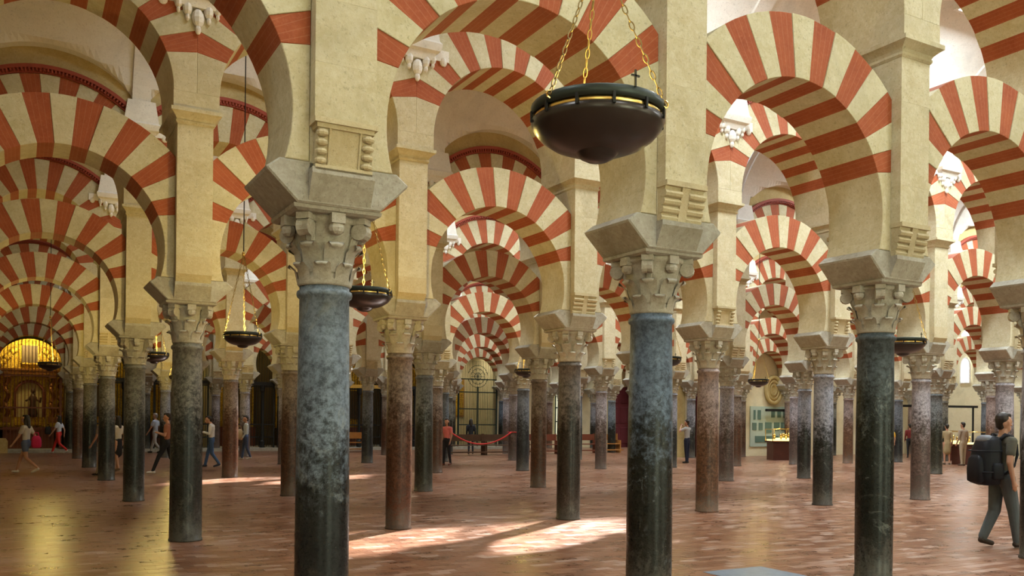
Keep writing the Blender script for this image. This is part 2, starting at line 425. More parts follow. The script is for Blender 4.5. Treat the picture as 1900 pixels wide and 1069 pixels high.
def boss_mb(ang):
    s = MB().box(.235, .315, -.05, .05, 3.03, 3.10); s.ellipsoid((.27, 0, 3.0), (.05,.06,.05), 8, 6)
    return s.xf(Matrix.Rotation(ang, 4, 'Z'))
def bell_mb(flare):
    r = bell(flare); p = [(r(2.61), 2.61), (r(2.61)+.012, 2.625)]
    p += [(r(2.61+.44*t/8), 2.63+.42*t/8) for t in range(1, 9)]
    return MB().lathe(p + [(r(3.05)+.02, 3.06), (r(3.05)+.02, 3.10)], 24)
CAPS = []
for flare in (.045, .085, .065):
    r = bell(flare); full = bell_mb(flare)
    leaves = [leaf_mb(2*PI*i/8+PI/8, 2.62, r, .15, .12, .06) for i in range(8)] + [leaf_mb(2*PI*i/8, 2.70, r, .21, .13, .065) for i in range(8)]
    vol = [volute_mb(PI/4+i*PI/2, flare) for i in range(4)]; bos = [boss_mb(i*PI/2) for i in range(4)]
    for q in leaves+vol+bos: full.add(q.v, q.f)
    CAPS.append(dict(bell=bell_mb(flare).mesh('capital', M_CAP, True),
        leaf=[q.mesh('leaf', M_CAP, True) for q in leaves], vol=[q.mesh('volute', M_CAP) for q in vol], bos=[q.mesh('rosette', M_CAP) for q in bos],
        full=full.mesh('capital', M_CAP)))
def impost_mb():
    m = MB()
    m.frusta([(3.095,.285,.285),(3.11,.315,.315),(3.135,.32,.32)])
    m.prism([(-.30,3.135),(.30,3.135),(.505,3.335),(.515,3.355),(.425,3.425),(-.425,3.425),(-.515,3.355),(-.505,3.335)], -.34, .34, .012)
    for s in (-1, 1):
        v = [(-.225,s*.33,3.135),(.225,s*.33,3.135),(.225,s*.425,3.33),(-.225,s*.425,3.33),(.225,s*.425,3.37),(-.225,s*.425,3.37),(-.225,s*.3,3.37),(.225,s*.3,3.37)]
        m.add(v, [(0,1,2,3),(3,2,4,5),(5,4,7,6),(0,3,5,6),(1,7,4,2)])
    return m
ME_IMP = impost_mb().mesh('impost_block', M_IMPOST)
def column(r, c):
    key = PICK.get((r, c)) or random.choice(list(MB_)); m, desc = MB_[key]
    if c < 0: lab = f'{desc} column left of the first column of the {ROWN[r]} row'
    else: lab = f'{desc} column with carved capital, {ORD[c]} from the left in the {ROWN[r]} row'
    t = thing('column', lab, 'column', (c*A, r*B, 0), 0, f'columns of the {ROWN[r]} row')
    obj('shaft', SHAFTS[key][(r+c) % 3], t)
    ci = {(0,0):0, (0,1):1, (0,2):2}.get((r, c), (r*3+c*5) % 3); cp = CAPS[ci]
    if r <= 1:
        k = obj('capital', cp['bell'], t)
        for q in cp['leaf']: obj('leaf', q, k)
        for q in cp['vol']: obj('volute', q, k)
        for q in cp['bos']: obj('rosette', q, k)
    else: obj('capital', cp['full'], t)
    obj('impost_block', ME_IMP, t)

# ------------------------------------------------------------------ piers over the columns
def corbel_roll():
    m = MB()
    m.add([(-.195,-.375,3.36),(.195,-.375,3.36),(.195,-.445,3.66),(-.195,-.445,3.66),(-.195,-.33,3.36),(.195,-.33,3.36),(.195,-.33,3.66),(-.195,-.33,3.66)],
          [(0,1,2,3),(1,5,6,2),(4,0,3,7),(3,2,6,7),(4,5,1,0)])
    for i in range(4):
        z = 3.40+.065*i; y = -.372-.02*i
        for x0, x1 in ((-.203,-.035), (.035,.203)):
            n = 8; v = []; f = []
            for xx in (x0, x1):
                for j in range(n):
                    t = 2*PI*j/n; v.append((xx, y+.036*math.cos(t), z+.033*math.sin(t)))
            for j in range(n): f.append((j, (j+1)%n, n+(j+1)%n, n+j))
            f += [tuple(range(n-1,-1,-1)), tuple(range(n,2*n))]; m.add(v, f)
    m.add([(-.04,-.40,3.365),(.04,-.40,3.365),(.04,-.47,3.66),(-.04,-.47,3.66),(-.04,-.33,3.365),(.04,-.33,3.365),(.04,-.33,3.66),(-.04,-.33,3.66)],
          [(0,1,2,3),(1,5,6,2),(4,0,3,7),(3,2,6,7),(4,5,1,0)])
    m.box(-.205,.205,-.478,-.33,3.655,3.70); m.box(-.20,.20,-.405,-.33,3.345,3.372)
    m.v = [(p[0]*1.09, p[1], p[2]) for p in m.v]
    return m
def corbel_frame():
    m = MB(); m.add([(-.19,-.395,3.39),(.19,-.395,3.39),(.19,-.445,3.64),(-.19,-.445,3.64),(-.19,-.33,3.39),(.19,-.33,3.39),(.19,-.33,3.64),(-.19,-.33,3.64)],
          [(0,1,2,3),(1,5,6,2),(4,0,3,7),(3,2,6,7),(4,5,1,0)])
    for s in (-1, 1):
        for i in range(4): m.ellipsoid((s*.165, -.41-.013*i, 3.42+.06*i), (.045,.035,.027), 8, 6)
    for x in (-.11, .11): m.tube([(x,-.40,3.39),(x,-.45,3.64)], .010, 6)
    m.box(-.205,.205,-.425,-.33,3.355,3.392); m.box(-.205,.205,-.462,-.33,3.635,3.665); m.box(-.225,.225,-.482,-.33,3.665,3.70)
    return m
def corbel_plain():
    m = MB(); m.add([(-.215,-.40,3.37),(.215,-.40,3.37),(.22,-.455,3.47),(-.22,-.455,3.47),(.22,-.455,3.70),(-.22,-.455,3.70),(-.215,-.33,3.37),(.215,-.33,3.37),(.22,-.33,3.70),(-.22,-.33,3.70)],
          [(0,1,2,3),(3,2,4,5),(1,7,8,4,2),(6,0,3,5,9),(5,4,8,9),(6,7,1,0)]); return m
M_CORB = stone('carved_corbel_stone', (.56,.48,.31), (.47,.38,.22), (.62,.56,.40), sc=2)
ME_CORB = [corbel_roll().mesh('corbel', M_CORB), corbel_frame().mesh('corbel', M_CORB), corbel_plain().mesh('corbel', M_CORB)]
pb = MB(); pb.box(-.22,.22,-.34,.34,3.36,3.70); ME_PIER = pb.mesh('pier_core', M_LIME)
ME_BLK = []
for z0_, z1_ in ((3.70,4.08),(4.08,4.52),(4.52,4.93),(4.93,5.385)):
    e_ = .0015
    ME_BLK.append(MB().frusta([(z0_,.2185,.4485),(z0_+e_,.22,.45),(z1_-e_,.22,.45),(z1_,.2185,.4485)]).mesh('stone_block', M_LIME))
ME_CORN = MB().frusta([(5.38,.225,.455),(5.40,.24,.47),(5.425,.24,.47),(5.43,.23,.46),(5.46,.245,.475),(5.50,.285,.53),(5.515,.31,.56),(5.56,.31,.56)]).mesh('cornice', M_LIME)
ME_UP = MB().box(-.281,.281,-.52,.52,5.56,5.772).mesh('upper_block', M_LIME)
CORB = {(0,0):1,(0,1):0,(0,2):0,(0,3):0,(1,0):2,(1,1):2,(1,2):0,(1,3):1,(1,4):1,(1,5):2,(2,0):2,(2,1):2,(2,2):2,(3,0):0}
def pier(r, c):
    where = f'left of the first column of the {ROWN[r]} row' if c < 0 else f'above the {ORD[c]} column of the {ROWN[r]} row'
    t = thing('pier', 'tall cream limestone pier standing ' + where, 'pier', (c*A, r*B, 0), 0, f'piers of the {ROWN[r]} row')
    obj('pier_core', ME_PIER, t)
    for q in ME_BLK: obj('stone_block', q, t)
    k = CORB.get((r, c), (r+2*c) % 3)
    obj('corbel', ME_CORB[k], t); obj('corbel', ME_CORB[k], t, rot=(0, 0, PI))
    obj('cornice', ME_CORN, t); obj('upper_block', ME_UP, t)

# ------------------------------------------------------------------ arches
def arch_set(R, Re, z0, xlim, phi0, psi0, n, hd, mats, zbot, name):
    """voussoir and springer meshes of one arch, local x=0 at the middle of the bay"""
    dphi = (180-2*phi0)/n; dpsi = (180-2*psi0)/n
    def P(ph): return np.array([R*math.cos(math.radians(ph)), z0+R*math.sin(math.radians(ph))])
    def outer(ph, ps):
        p = P(ph); d = np.array([math.cos(math.radians(ps)), math.sin(math.radians(ps))]); q = p-np.array([0, z0])
        b = q@d; t = -b+math.sqrt(b*b-(q@q-Re*Re))
        if abs(d[0]) > 1e-6:
            tx = ((xlim if d[0] > 0 else -xlim)-p[0])/d[0]
            if tx < t: return p+d*tx, True
        return p+d*t, False
    out = []
    for i in range(n):
        a0, a1 = phi0+dphi*i, phi0+dphi*(i+1); s0, s1 = psi0+dpsi*i, psi0+dpsi*(i+1)
        o0, c0 = outer(a0, s0); o1, c1 = outer(a1, s1)
        poly = [P(a1), P((a0+a1)/2), P(a0), o0]
        if c0 != c1:
            x = xlim if (o0[0] > 0) else -xlim; zc = z0+math.sqrt(Re*Re-xlim*xlim); poly.append(np.array([x, zc]))
        elif not c0: poly.append(outer((a0+a1)/2, (s0+s1)/2)[0])
        poly.append(o1)
        poly = [tuple(p) for p in poly]
        if sum(poly[k-1][0]*poly[k][1]-poly[k][0]*poly[k-1][1] for k in range(len(poly))) < 0: poly = poly[::-1]
        red = i % 2 == 0
        pr = 0 if red else .004+.003*((i*7) % 3)
        out.append(MB().prism(poly, -hd-pr, hd+pr, .004).mesh('voussoir', mats[0] if red else mats[1]))
    spr = []
    for sg in (1, -1):
        phb = math.degrees(math.asin(max(-1, (zbot-z0)/R)))
        pts = [P(phb+(phi0-phb)*k/8) for k in range(9)]; o0, _ = outer(phi0, psi0)
        poly = [(p[0], p[1]) for p in pts] + [tuple(o0), (xlim, zbot)]
        poly = [(p[0]*sg, p[1]) for p in poly]
        if sum(poly[k-1][0]*poly[k][1]-poly[k][0]*poly[k-1][1] for k in range(len(poly))) < 0: poly = poly[::-1]
        spr.append(MB().prism(poly, -hd, hd, .006).mesh('springer', mats[2]))
    return out, spr
LOW, LOWS = arch_set(RL, 1.77, ZL, A/2-.222, 22, 8, 15, .34, (M_RED_L, M_CREAM, M_LIME), 3.425, 'l')
UPP, UPPS = arch_set(RU, 1.94, ZU, A/2, 22, 10, 15, .52, (M_RED_U, M_CREAM, M_LIME), ZU, 'u')
def joined(ms, keep):
    m = MB()
    for q in keep:
        me = ms[q]; m.add([tuple(v.co) for v in me.vertices], [tuple(p.vertices) for p in me.polygons])
    return m
FAR = []
for ms, mr in ((LOW, M_RED_L), (UPP, M_RED_U)):
    FAR.append((joined(ms, range(0,15,2)).mesh('red_voussoirs', mr), joined(ms, range(1,15,2)).mesh('cream_voussoirs', M_CREAM)))
# hood moulding over the upper arches with a dentil course
def hood():
    m = MB(); n = 28; r0, r1, r2 = 1.945, 2.02, 2.085
    a0 = math.acos((A/2)/r1); v = []
    def ring(r, y0, y1, rb):
        pts = []; 
        for i in range(n+1):
            a = a0+(PI-2*a0)*i/n; pts.append((a))
        vv = []; ff = []
        for a in pts:
            ca, sa = math.cos(a), math.sin(a)
            xo = max(-A/2, min(A/2, rb*ca)); xi = max(-A/2, min(A/2, r*ca))
            vv += [(xi, y0, ZU+r*sa), (xo, y0, ZU+rb*sa), (xo, y1, ZU+rb*sa), (xi, y1, ZU+r*sa)]
        for i in range(n):
            for j in range(4): ff.append((4*i+j, 4*i+(j+1)%4, 4*i+4+(j+1)%4, 4*i+4+j))
        ff += [(0,1,2,3)[::-1], (4*n,4*n+1,4*n+2,4*n+3)]; m.add(vv, ff)
    ring(r0, -.545, .545, r1); ring(r1, -.60, .60, r2)
    for i in range(56):
        a = a0+.02+(PI-2*a0-.04)*i/55; ca, sa = math.cos(a), math.sin(a)
        for s in (-1, 1):
            q = MB().box(-.014,.014,-.025,.025,-.03,.03); M = Matrix.Translation((2.0*ca, s*.565, ZU+2.0*sa)) @ Matrix.Rotation(PI/2-a, 4, 'Y'); m.add(q.xf(M).v, q.f)
    return m
ME_HOOD = hood().mesh('hood_moulding', M_HOOD)
def spandrel():
    m = MB(); n = 20; v = []; f = []; zt = 8.55
    for i in range(n+1):
        x = -A/2+A*i/n; zb = ZU+math.sqrt(1.93**2-x*x)
        v += [(x,-.505,zb),(x,-.505,zt),(x,.505,zt),(x,.505,zb)]
    for i in range(n):
        for j in range(4): f.append((4*i+j, 4*i+4+j, 4*i+4+(j+1)%4, 4*i+(j+1)%4))
    return m.add(v, f)
ME_SPAN = spandrel().mesh('spandrel', M_OCHRE)
def arches(r, c):
    x = (c+.5)*A
    if c < 0: w = f'just left of the first column of the {ROWN[r]} row'
    else: w = f'right of the {ORD[c]} column of the {ROWN[r]} row'
    for tier, ms, sp, far in (('lower', LOW, LOWS, FAR[0]), ('upper', UPP, UPPS, FAR[1])):
        kind = 'horseshoe' if tier == 'lower' else 'round'
        t = thing('arch', f'{tier} red and cream {kind} arch {w}', 'arch', (x, r*B, 0), 0, f'{tier} arches of the {ROWN[r]} row')
        if r <= 4:
            for q in ms: obj('voussoir', q, t)
        else:
            for q in far: o = obj(q.name.split('.')[0], q, t); o['kind'] = 'stuff'
        for q in sp: obj('springer', q, t)
        if tier == 'upper': obj('hood_moulding', ME_HOOD, t)

for r in range(7):
    wall = struct('wall_arcade', None, (0, r*B, 0), f'ochre plaster wall over the arches of the {ROWN[r]} row', 'wall')
    for c in range(-1, CMAX[r]+1):
        column(r, c); pier(r, c)
        if c < CMAX[r]: arches(r, c)
    for c in range(-3, 14): obj('spandrel', ME_SPAN, wall, ((c+.5)*A, 0, 0))
wall = struct('wall_arcade', None, (0, -B, 0), 'ochre plaster wall over the arcade at the viewpoint', 'wall')
for c in range(-3, 14): obj('spandrel', ME_SPAN, wall, ((c+.5)*A, 0, 0))

# ------------------------------------------------------------------ vaults
ZS, RISE, HW = 7.05, ZC-7.05, 2.5
HOLE = (.72, .72)
def vault_mesh(hole):
    nx, ny = 30, 44; xs = np.linspace(-A/2, A/2, nx+1); ys = np.linspace(-HW, HW, ny+1)
    if hole:
        for arr, hs in ((xs, hole[:2]), (ys, hole[2:])):
            for s in hs: arr[np.abs(arr-s).argmin()] = s
    v = []; f = []; mi = []
    for y in ys:
        zb = ZS+RISE*math.sqrt(max(0, 1-(y/HW)**2))
        for x in xs: v.append((x, y, max(zb, ZS+1.14*math.sqrt(max(0, 1-(x/(A/2))**2)))))
    for j in range(ny):
        for i in range(nx):
            if hole and hole[0] < (xs[i]+xs[i+1])/2 < hole[1] and hole[2] < (ys[j]+ys[j+1])/2 < hole[3]: continue
            q = j*(nx+1)+i; f.append((q, q+nx+1, q+nx+2, q+1))
    return mesh('vault_bay', v, f, M_PLASTER)
ME_V0, ME_V1 = vault_mesh(None), vault_mesh((-.72,.72,-.72,.72))
ME_V2 = {3: vault_mesh((-.6,1.4,1.0,2.2)), 4: vault_mesh((-1.4,1.2,.3,2.2))}
rb = MB(); n = 30; v = []; f = []
for i in range(n+1):
    a = PI*i/n; y = HW*math.cos(a); z = ZS+RISE*math.sin(a); k = 1-.05/2.4
    for x, kk in ((-.16,1.0), (-.16,k), (.16,k), (.16,1.0)): v.append((x, y*kk, ZS+(z-ZS)*kk))
for i in range(n):
    for j in range(3): f.append((4*i+j, 4*i+j+1, 4*i+5+j, 4*i+4+j))
ME_RIB = rb.add(v, f).mesh('vault_rib', M_PLASTER)
def console():
    # moulded plaster console with hanging lobes, on the wall face (local y=0 wall, towards -y)
    m = MB(); m.frusta([(6.93,.27,.13),(6.96,.31,.17),(7.02,.33,.19),(7.06,.33,.20),(7.10,.30,.17),(7.50,.24,.13)])
    m.frusta([(6.84,.20,.09),(6.93,.27,.13)])
    for x, z, s in ((-.24,6.82,.8), (-.13,6.76,1.), (0,6.64,1.3), (.13,6.76,1.), (.24,6.82,.8)):
        m.ellipsoid((x, -.05, z+.06*s), (.06*s, .07, .09*s), 8, 6); m.ellipsoid((x, -.05, z-.05*s), (.03*s,.04,.05*s), 8, 6)
    m.box(-.50,.50,-.045,.0,6.88,7.04)
    for x in (-.42, .42): m.ellipsoid((x,-.025,6.88), (.06,.04,.07), 8, 6)
    return m
ME_CONS = console().mesh('plaster_console', M_PLASTER)
dorm = MB(); h0, h1 = HOLE
for x0, x1, y0, y1 in ((-h0-.06,-h0,-h1-.06,h1+.06), (h0,h0+.06,-h1-.06,h1+.06), (-h0,h0,-h1-.06,-h1), (-h0,h0,h1,h1+.06)): dorm.box(x0,x1,y0,y1,ZC-.22,ZC+.5)
ME_DORM = dorm.mesh('skylight_frame', M_PLASTER)
ME_PANE = MB().box(-h0,h0,-h1,h1,ZC+.47,ZC+.49).mesh('skylight_pane', M_PANE)
NAVE = ['behind the camera, second nave', 'of the nave before the front row', 'between the front and second rows', 'between the second and third rows', 'between the third and fourth rows', 'between the fourth and fifth rows', 'between the fifth and sixth rows', 'between the sixth and rearmost rows']
skyset = {(k, b) for k, b, e in SKY}
for k in range(-2, 6):
    t = struct('ceiling', None, (0, B*k+3, 0), 'white plaster groined vault ' + NAVE[k+2], 'ceiling')
    for b in range(-3, 14):
        hole = (k, b) in skyset or (k, b) in OPEN
        obj('vault_bay', ME_V2[b] if (k, b) in OPEN else ME_V1 if hole else ME_V0, t, ((b+.5)*A, 0, 0))
        obj('vault_rib', ME_RIB, t, (b*A, 0, 0))
        if (k, b) in skyset:
            d = obj('skylight_frame', ME_DORM, t, ((b+.5)*A, 0, 0))
            if (k, b) in skyset: obj('skylight_pane', ME_PANE, d)
    for c in range(-1, 13):
        if 0 <= k+1 <= 6 and c <= CMAX[k+1]: obj('plaster_console', ME_CONS, t, (c*A, B/2-.50, 0))
        if 0 <= k <= 6 and c <= CMAX[k]: obj('plaster_console', ME_CONS, t, (c*A, -B/2+.50, 0), (0, 0, PI))

# ------------------------------------------------------------------ enclosing walls
struct('wall_rear', MB().box(-9.5,45,-12.6,-12.1,-.1,10.2).mesh('wall_rear', M_WALL), label='pale plaster wall behind the viewpoint', cat='wall')
struct('wall_left', MB().box(-9.6,-9.07,-12.6,40,-.1,10.2).mesh('wall_left', M_WALL), label='pale plaster wall closing the left side', cat='wall')
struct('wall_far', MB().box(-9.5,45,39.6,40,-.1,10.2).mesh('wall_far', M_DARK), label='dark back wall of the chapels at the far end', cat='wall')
struct('wall_right', MB().box(41.0,41.4,-12.6,40,-.1,10.2).mesh('wall_right', M_WALL), label='pale plaster wall closing the right side', cat='wall')
YM = 24.45
wm = struct('wall_exhibition', MB().box(23.3,41.0,YM,YM+.4,-.1,10.2).mesh('wall_exhibition', M_WALL), label='pale yellow plaster wall behind the exhibition on the right', cat='wall')
for x in (23.9, 27.35):
    p = MB(); p.box(x-.22,x+.22,YM-.12,YM,0,4.2); p.box(x-.28,x+.28,YM-.18,YM,4.2,4.32); p.box(x-.27,x+.27,YM-.17,YM,0,.22)
    obj('pilaster', p.mesh('pilaster', M_OCHRE), wm)
wg = struct('wall_chapels', MB().box(-9.07,41,36.6,36.75,5.0,8.6).mesh('wall_chapels', M_WALL), label='pale plaster wall over the chapel openings at the far end', cat='wall')
obj('solid_panel', MB().box(7*A,13*A,36.6,36.75,0,5.0).mesh('solid_panel', M_WALL), wg)
for c in (-1, 0, 2, 4, 6, 7):
    obj('partition', MB().box(c*A-.15,c*A+.15,36.76,39.6,0,5.2).mesh('partition', M_OCHRE if c in (-1,0) else M_WALL), wg)
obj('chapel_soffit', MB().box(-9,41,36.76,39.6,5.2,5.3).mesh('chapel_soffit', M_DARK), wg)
st = struct('trim_step', MB().box(-3*A,7*A,35.55,39.6,0,.14).mesh('trim_step', M_IMPOST), label='low grey stone step before the chapel screens', cat='step')

# pointed windows in the right-hand wall
for n_, (z0, h_) in enumerate(((3.75, 1.3), (5.5, .95))):
    pts = [(-.25, 0), (.25, 0), (.25, h_*.6)] + [(.25*math.cos(a)*1., h_*.6+h_*.4*math.sin(a)**.8) for a in np.linspace(.25, PI-.25, 7)] + [(-.25, h_*.6)]
    w = struct(f'window_{n_+1}', MB().prism(pts, -.02, .02).mesh('window', M_GLASSW), (40.93, 22.1, z0), ('upper' if n_ else 'lower') + ' bright pointed window in the right-hand wall', 'window')
    w.rotation_euler = (0, 0, PI/2)
    fr = MB()
    for p, q in zip(pts, pts[1:]+pts[:1]): fr.tube([(p[0],0,p[1]),(q[0],0,q[1])], .05, 6)
    obj('window_frame', fr.mesh('window_frame', M_PLASTER), w)

# ------------------------------------------------------------------ altar chapel
t = thing('altarpiece', 'gilded baroque altarpiece filling the chapel arch at far left', 'altarpiece', (-A/2, 37.3, .14))
def archpoly(hw, z0, zs, top, n=14):
    return [(-hw, z0), (hw, z0), (hw, zs)] + [(hw*math.cos(a), zs+(top-zs)*math.sin(a)) for a in np.linspace(.15, PI-.15, n)] + [(-hw, zs)]
obj('back_panel', MB().prism(archpoly(1.32,.9,3.4,4.75), 0, .12).mesh('back_panel', M_GOLD), t)
for s in (-1, 1):
    m = MB(); pts = [(s*.86+.05*math.sin(z*9), -.16+.05*math.cos(z*9), z) for z in np.linspace(1.35, 3.05, 40)]
    m.tube(pts, .085, 8); m.box(s*.86-.15,s*.86+.15,-.30,0,1.1,1.35); m.box(s*.86-.13,s*.86+.13,-.28,0,3.05,3.2)
    obj('twisted_column', m.mesh('twisted_column', M_GOLDD, False), t)
    m = MB()
    for i in range(6): m.ellipsoid((s*(.55+.11*i), -.08, 4.25-.13*i+.05*(i%2)), (.12,.08,.15), 8, 6)
    obj('scroll_ornament', m.mesh('scroll_ornament', M_GOLD, True), t)
    m = MB()
    for i in range(7): m.ellipsoid((s*1.18, -.06, 1.4+.26*i), (.09+.02*(i%2),.07,.13), 8, 6)
    obj('side_ornament', m.mesh('side_ornament', M_GOLDD, True), t)
m = MB()
for a in np.linspace(0, PI, 17)[:-1]:
    a2 = a+PI/16; m.tube([(.55*math.cos(a),-.10,2.35+.55*math.sin(a)),(.55*math.cos(a2),-.10,2.35+.55*math.sin(a2))], .06, 6)
m.tube([(.55,-.10,1.35),(.55,-.10,2.35)], .06, 6); m.tube([(-.55,-.10,1.35),(-.55,-.10,2.35)], .06, 6)
obj('niche_frame', m.mesh('niche_frame', M_WOODR), t)
obj('niche', MB().prism(archpoly(.52,1.35,2.35,2.87), -.02, .0).mesh('niche', M_OCHRE), t)
m = MB(); m.box(-1.15,1.15,-.3,0,3.2,3.36); m.box(-1.1,1.1,-.34,0,3.36,3.44)
obj('predella', MB().box(-1.15,1.15,-.3,0,1.0,1.12).mesh('predella', M_GOLD), t)
obj('entablature', m.mesh('entablature', M_GOLDD), t)
p = obj('painting', MB().box(-.3,.3,-.12,-.05,3.7,4.45).mesh('painting', M_CANV), t)
m = MB(); m.box(-.36,-.3,-.14,0,3.64,4.51); m.box(.3,.36,-.14,0,3.64,4.51); m.box(-.36,.36,-.14,0,3.64,3.7); m.box(-.36,.36,-.14,0,4.45,4.51)
obj('painting_frame', m.mesh('painting_frame', M_GOLD), p)
obj('altar_table', MB().frusta([(0,.95,.35),(.82,.95,.35),(.84,1.02,.42),(.92,1.02,.42)]).mesh('altar_table', M_WOODR), t, (0,-.05,0))
m = MB(); m.lathe([(.16,1.35),(.19,1.5),(.11,1.95),(.15,2.2),(.06,2.38)], 12); m.ellipsoid((0,0,2.48), (.09,.1,.12)); m.tube([(.1,-.02,2.15),(.28,-.14,2.0),(.3,-.2,2.2)], .045, 6); m.tube([(-.1,-.02,2.15),(-.26,-.14,2.05)], .045, 6)
s_ = obj('statue', m.mesh('statue', M_WOODD, True), None, (-A/2+.12, 37.12, .14)); tag(s_, 'dark carved statue standing in the gilded altar niche', 'statue')
for x in (-.62, .62):
    m = MB(); m.lathe([(.08,0),(.10,.03),(.03,.08),(.025,.4),(.05,.43),(.045,.45)], 10); m.lathe([(.02,.45),(.02,.72)], 8)
    c_ = obj('candlestick', m.mesh('candlestick', M_GOLD, True), None, (-A/2+x, 36.92, 1.06)); tag(c_, ('left' if x<0 else 'right') + ' gilt candlestick standing on the altar table', 'candlestick')

def grille(bay, mat, label, railz, zt, half=1.16, gap=.105, crest=False, y=36.0, arched=True):
    g = thing('grille', label, 'grille', ((bay+.5)*A, y, .14 if bay < 7 else 0))
    bars = MB(); x = -half+.06; i = 0
    while x < half-.03:
        z1 = min(zt, (3.62+math.sqrt(max(0, 1.14**2-x*x)))-.05) if arched else zt
        if x*x > 1.14**2 and arched: z1 = 3.4
        bars.tube([(x,0,.05),(x,0,z1)], .015, 5); x += gap; i += 1
    o = obj('bars', bars.mesh('bars', mat), g); o['kind'] = 'stuff'
    for z in railz:
        hw_ = half if z < 3.5 else math.sqrt(max(.04, 1.15**2-(z-3.62)**2))
        obj('rail', MB().box(-hw_,hw_,-.025,.025,z-.03,z+.03).mesh('rail', mat), g)
    for x in (-half, half) + ((0,) if crest else ()):
        obj('post', MB().box(x-.035,x+.035,-.035,.035,0,3.3 if abs(x) > .1 else 3.2).mesh('post', mat), g)
    return g
grille(-1, M_WOODR, 'rust-red iron bars before the gilded altarpiece at far left', (.85,1.75,3.1), 4.6, gap=.13)
obj_ = obj('noticeboard', MB().prism([(-.2,0),(.2,0),(.2,.5),(.12,.62),(-.12,.62),(-.2,.5)],-.03,.03).mesh('noticeboard', M_OCHRE), None, (-2.5,35.4,0)); tag(obj_, 'small pale notice panel standing on the floor before the altar', 'sign')
LB = ['dark iron chapel screen just right of the gilded altar', 'dark iron chapel screen behind the man in white shirt', 'dark iron screen before the gold-lit chapel', 'dark iron chapel screen hidden behind the nearest marble column', 'dark iron chapel screen with gilded top rail', 'dark iron chapel screen left of the green gate']
for b in range(0, 6):
    g = grille(b, M_IRON, LB[b], (.5,1.1,2.9,3.05), 4.6, gap=.12, crest=True)
    obj('top_beam', MB().box(-1.45,1.45,-.06,.06,2.95,3.12).mesh('top_beam', M_BRASS if b in (3, 4) else M_IRON), g)
    for s in (-1, 1): obj('side_pillar', MB().lathe([(.12,0),(.12,.3),(.08,.36),(.08,2.6),(.12,2.7),(.12,2.95)], 10, (s*.62,.0,0)).mesh('side_pillar', M_IRON), g)
    # gilt retable inside each chapel
    r_ = thing('retable', f'dim gilded retable inside the {ORD[b]} dark-screened chapel from the left', 'retable', ((b+.5)*A, 39.2, .14))
    obj('panel', MB().prism(archpoly(.95,.9,3.4,4.6), 0, .15).mesh('panel', M_GOLD), r_)
    for s in (-1, 1): obj('column', MB().lathe([(.1,1.1),(.08,1.3),(.08,3.0),(.11,3.1)], 10, (s*.7,-.12,0)).mesh('column', M_GOLD), r_)
    obj('canvas', MB().box(-.45,.45,-.05,0,1.4,2.9).mesh('canvas', M_CANV), r_)
    obj('table', MB().box(-.9,.9,-.6,0,0,.95).mesh('table', M_WOODR), r_)
g = grille(6, M_GREENIRON, 'tall green iron gate in the arch at the end of the middle nave', (.35,1.15,2.0,2.9,3.6), 4.6, gap=.085, crest=True)
m = MB()
for k in range(10):
    a = 2*PI*k/10; m.tube([(.0,0,3.75),(.42*math.cos(a),0,3.75+.42*math.sin(a))], .012, 5)
for rr in (.2, .42, .6): m.tube([(rr*math.cos(a),0,3.75+rr*math.sin(a)) for a in np.linspace(0, 2*PI, 24, endpoint=False)], .015, 5, True)
obj('rosette', m.mesh('rosette', M_GREENIRON), g)
struct('wall_gate_room', MB().box(6*A,7*A,39.3,39.5,0,5.2).mesh('wall_gate_room', M_WALL), label='pale lit wall seen through the green gate', cat='wall')
m = MB(); m.box(-.7,.7,-.08,0,1.2,3.2)
o = obj('gilt_panel', m.mesh('gilt_panel', M_GOLD), None, (6.5*A, 39.28, .6)); tag(o, 'gilt orange panel on the wall behind the green gate', 'panel')
obj('panel_frame', MB().box(-.78,.78,-.05,.0,1.1,3.3).mesh('panel_frame', M_WOODO), o)
# green window grille and crimson door on the pale wall
wn = struct('window_3', MB().box(-.55,.55,-.03,.03,0,3.2).mesh('window_3', M_GLASSD), (8.42*A, 36.55, .7), 'tall window with green iron grille right of the gate', 'window')
m = MB()
for x in (-.55,-.18,.18,.55): m.box(x-.03,x+.03,-.08,-.03,0,3.2)
for z in (0,.8,1.6,2.4,3.2): m.box(-.55,.55,-.08,-.03,z-.03,z+.03)
obj('window_frame', m.mesh('window_frame', M_GREENIRON), wn)
dr = struct('door_1', MB().box(-.75,.75,-.06,.0,0,3.6).mesh('door_1', M_CRIMSON), (29.4, 36.58, 0), 'tall crimson panelled door on the far wall', 'door')
for x0 in (-.65, .08):
    for z0, z1 in ((.2,1.2),(1.4,2.4),(2.6,3.4)): obj('door_panel', MB().frusta([(0,.28,(z1-z0)/2),(.03,.24,(z1-z0)/2-.04)]).xf(Matrix.Translation((x0+.28,-.06,(z0+z1)/2)) @ Matrix.Rotation(PI/2,4,'X')).mesh('door_panel', M_CRIMSON), dr)
cu = MB(); n = 40; v = []; f = []
for i in range(n+1):
    x = -.55+1.1*i/n; yy = .05*math.sin(i*1.3)
    v += [(x, yy, 0), (x, yy, 3.4), (x, yy+.02, 0), (x, yy+.02, 3.4)]
for i in range(n): f += [(4*i,4*i+4,4*i+5,4*i+1), (4*i+2,4*i+3,4*i+7,4*i+6)]
o = obj('curtain', cu.add(v, f).mesh('curtain', M_CRIMSON), None, (25.3, YM-.14, 0)); tag(o, 'dark red curtain hanging on the exhibition wall between the pilasters', 'curtain')
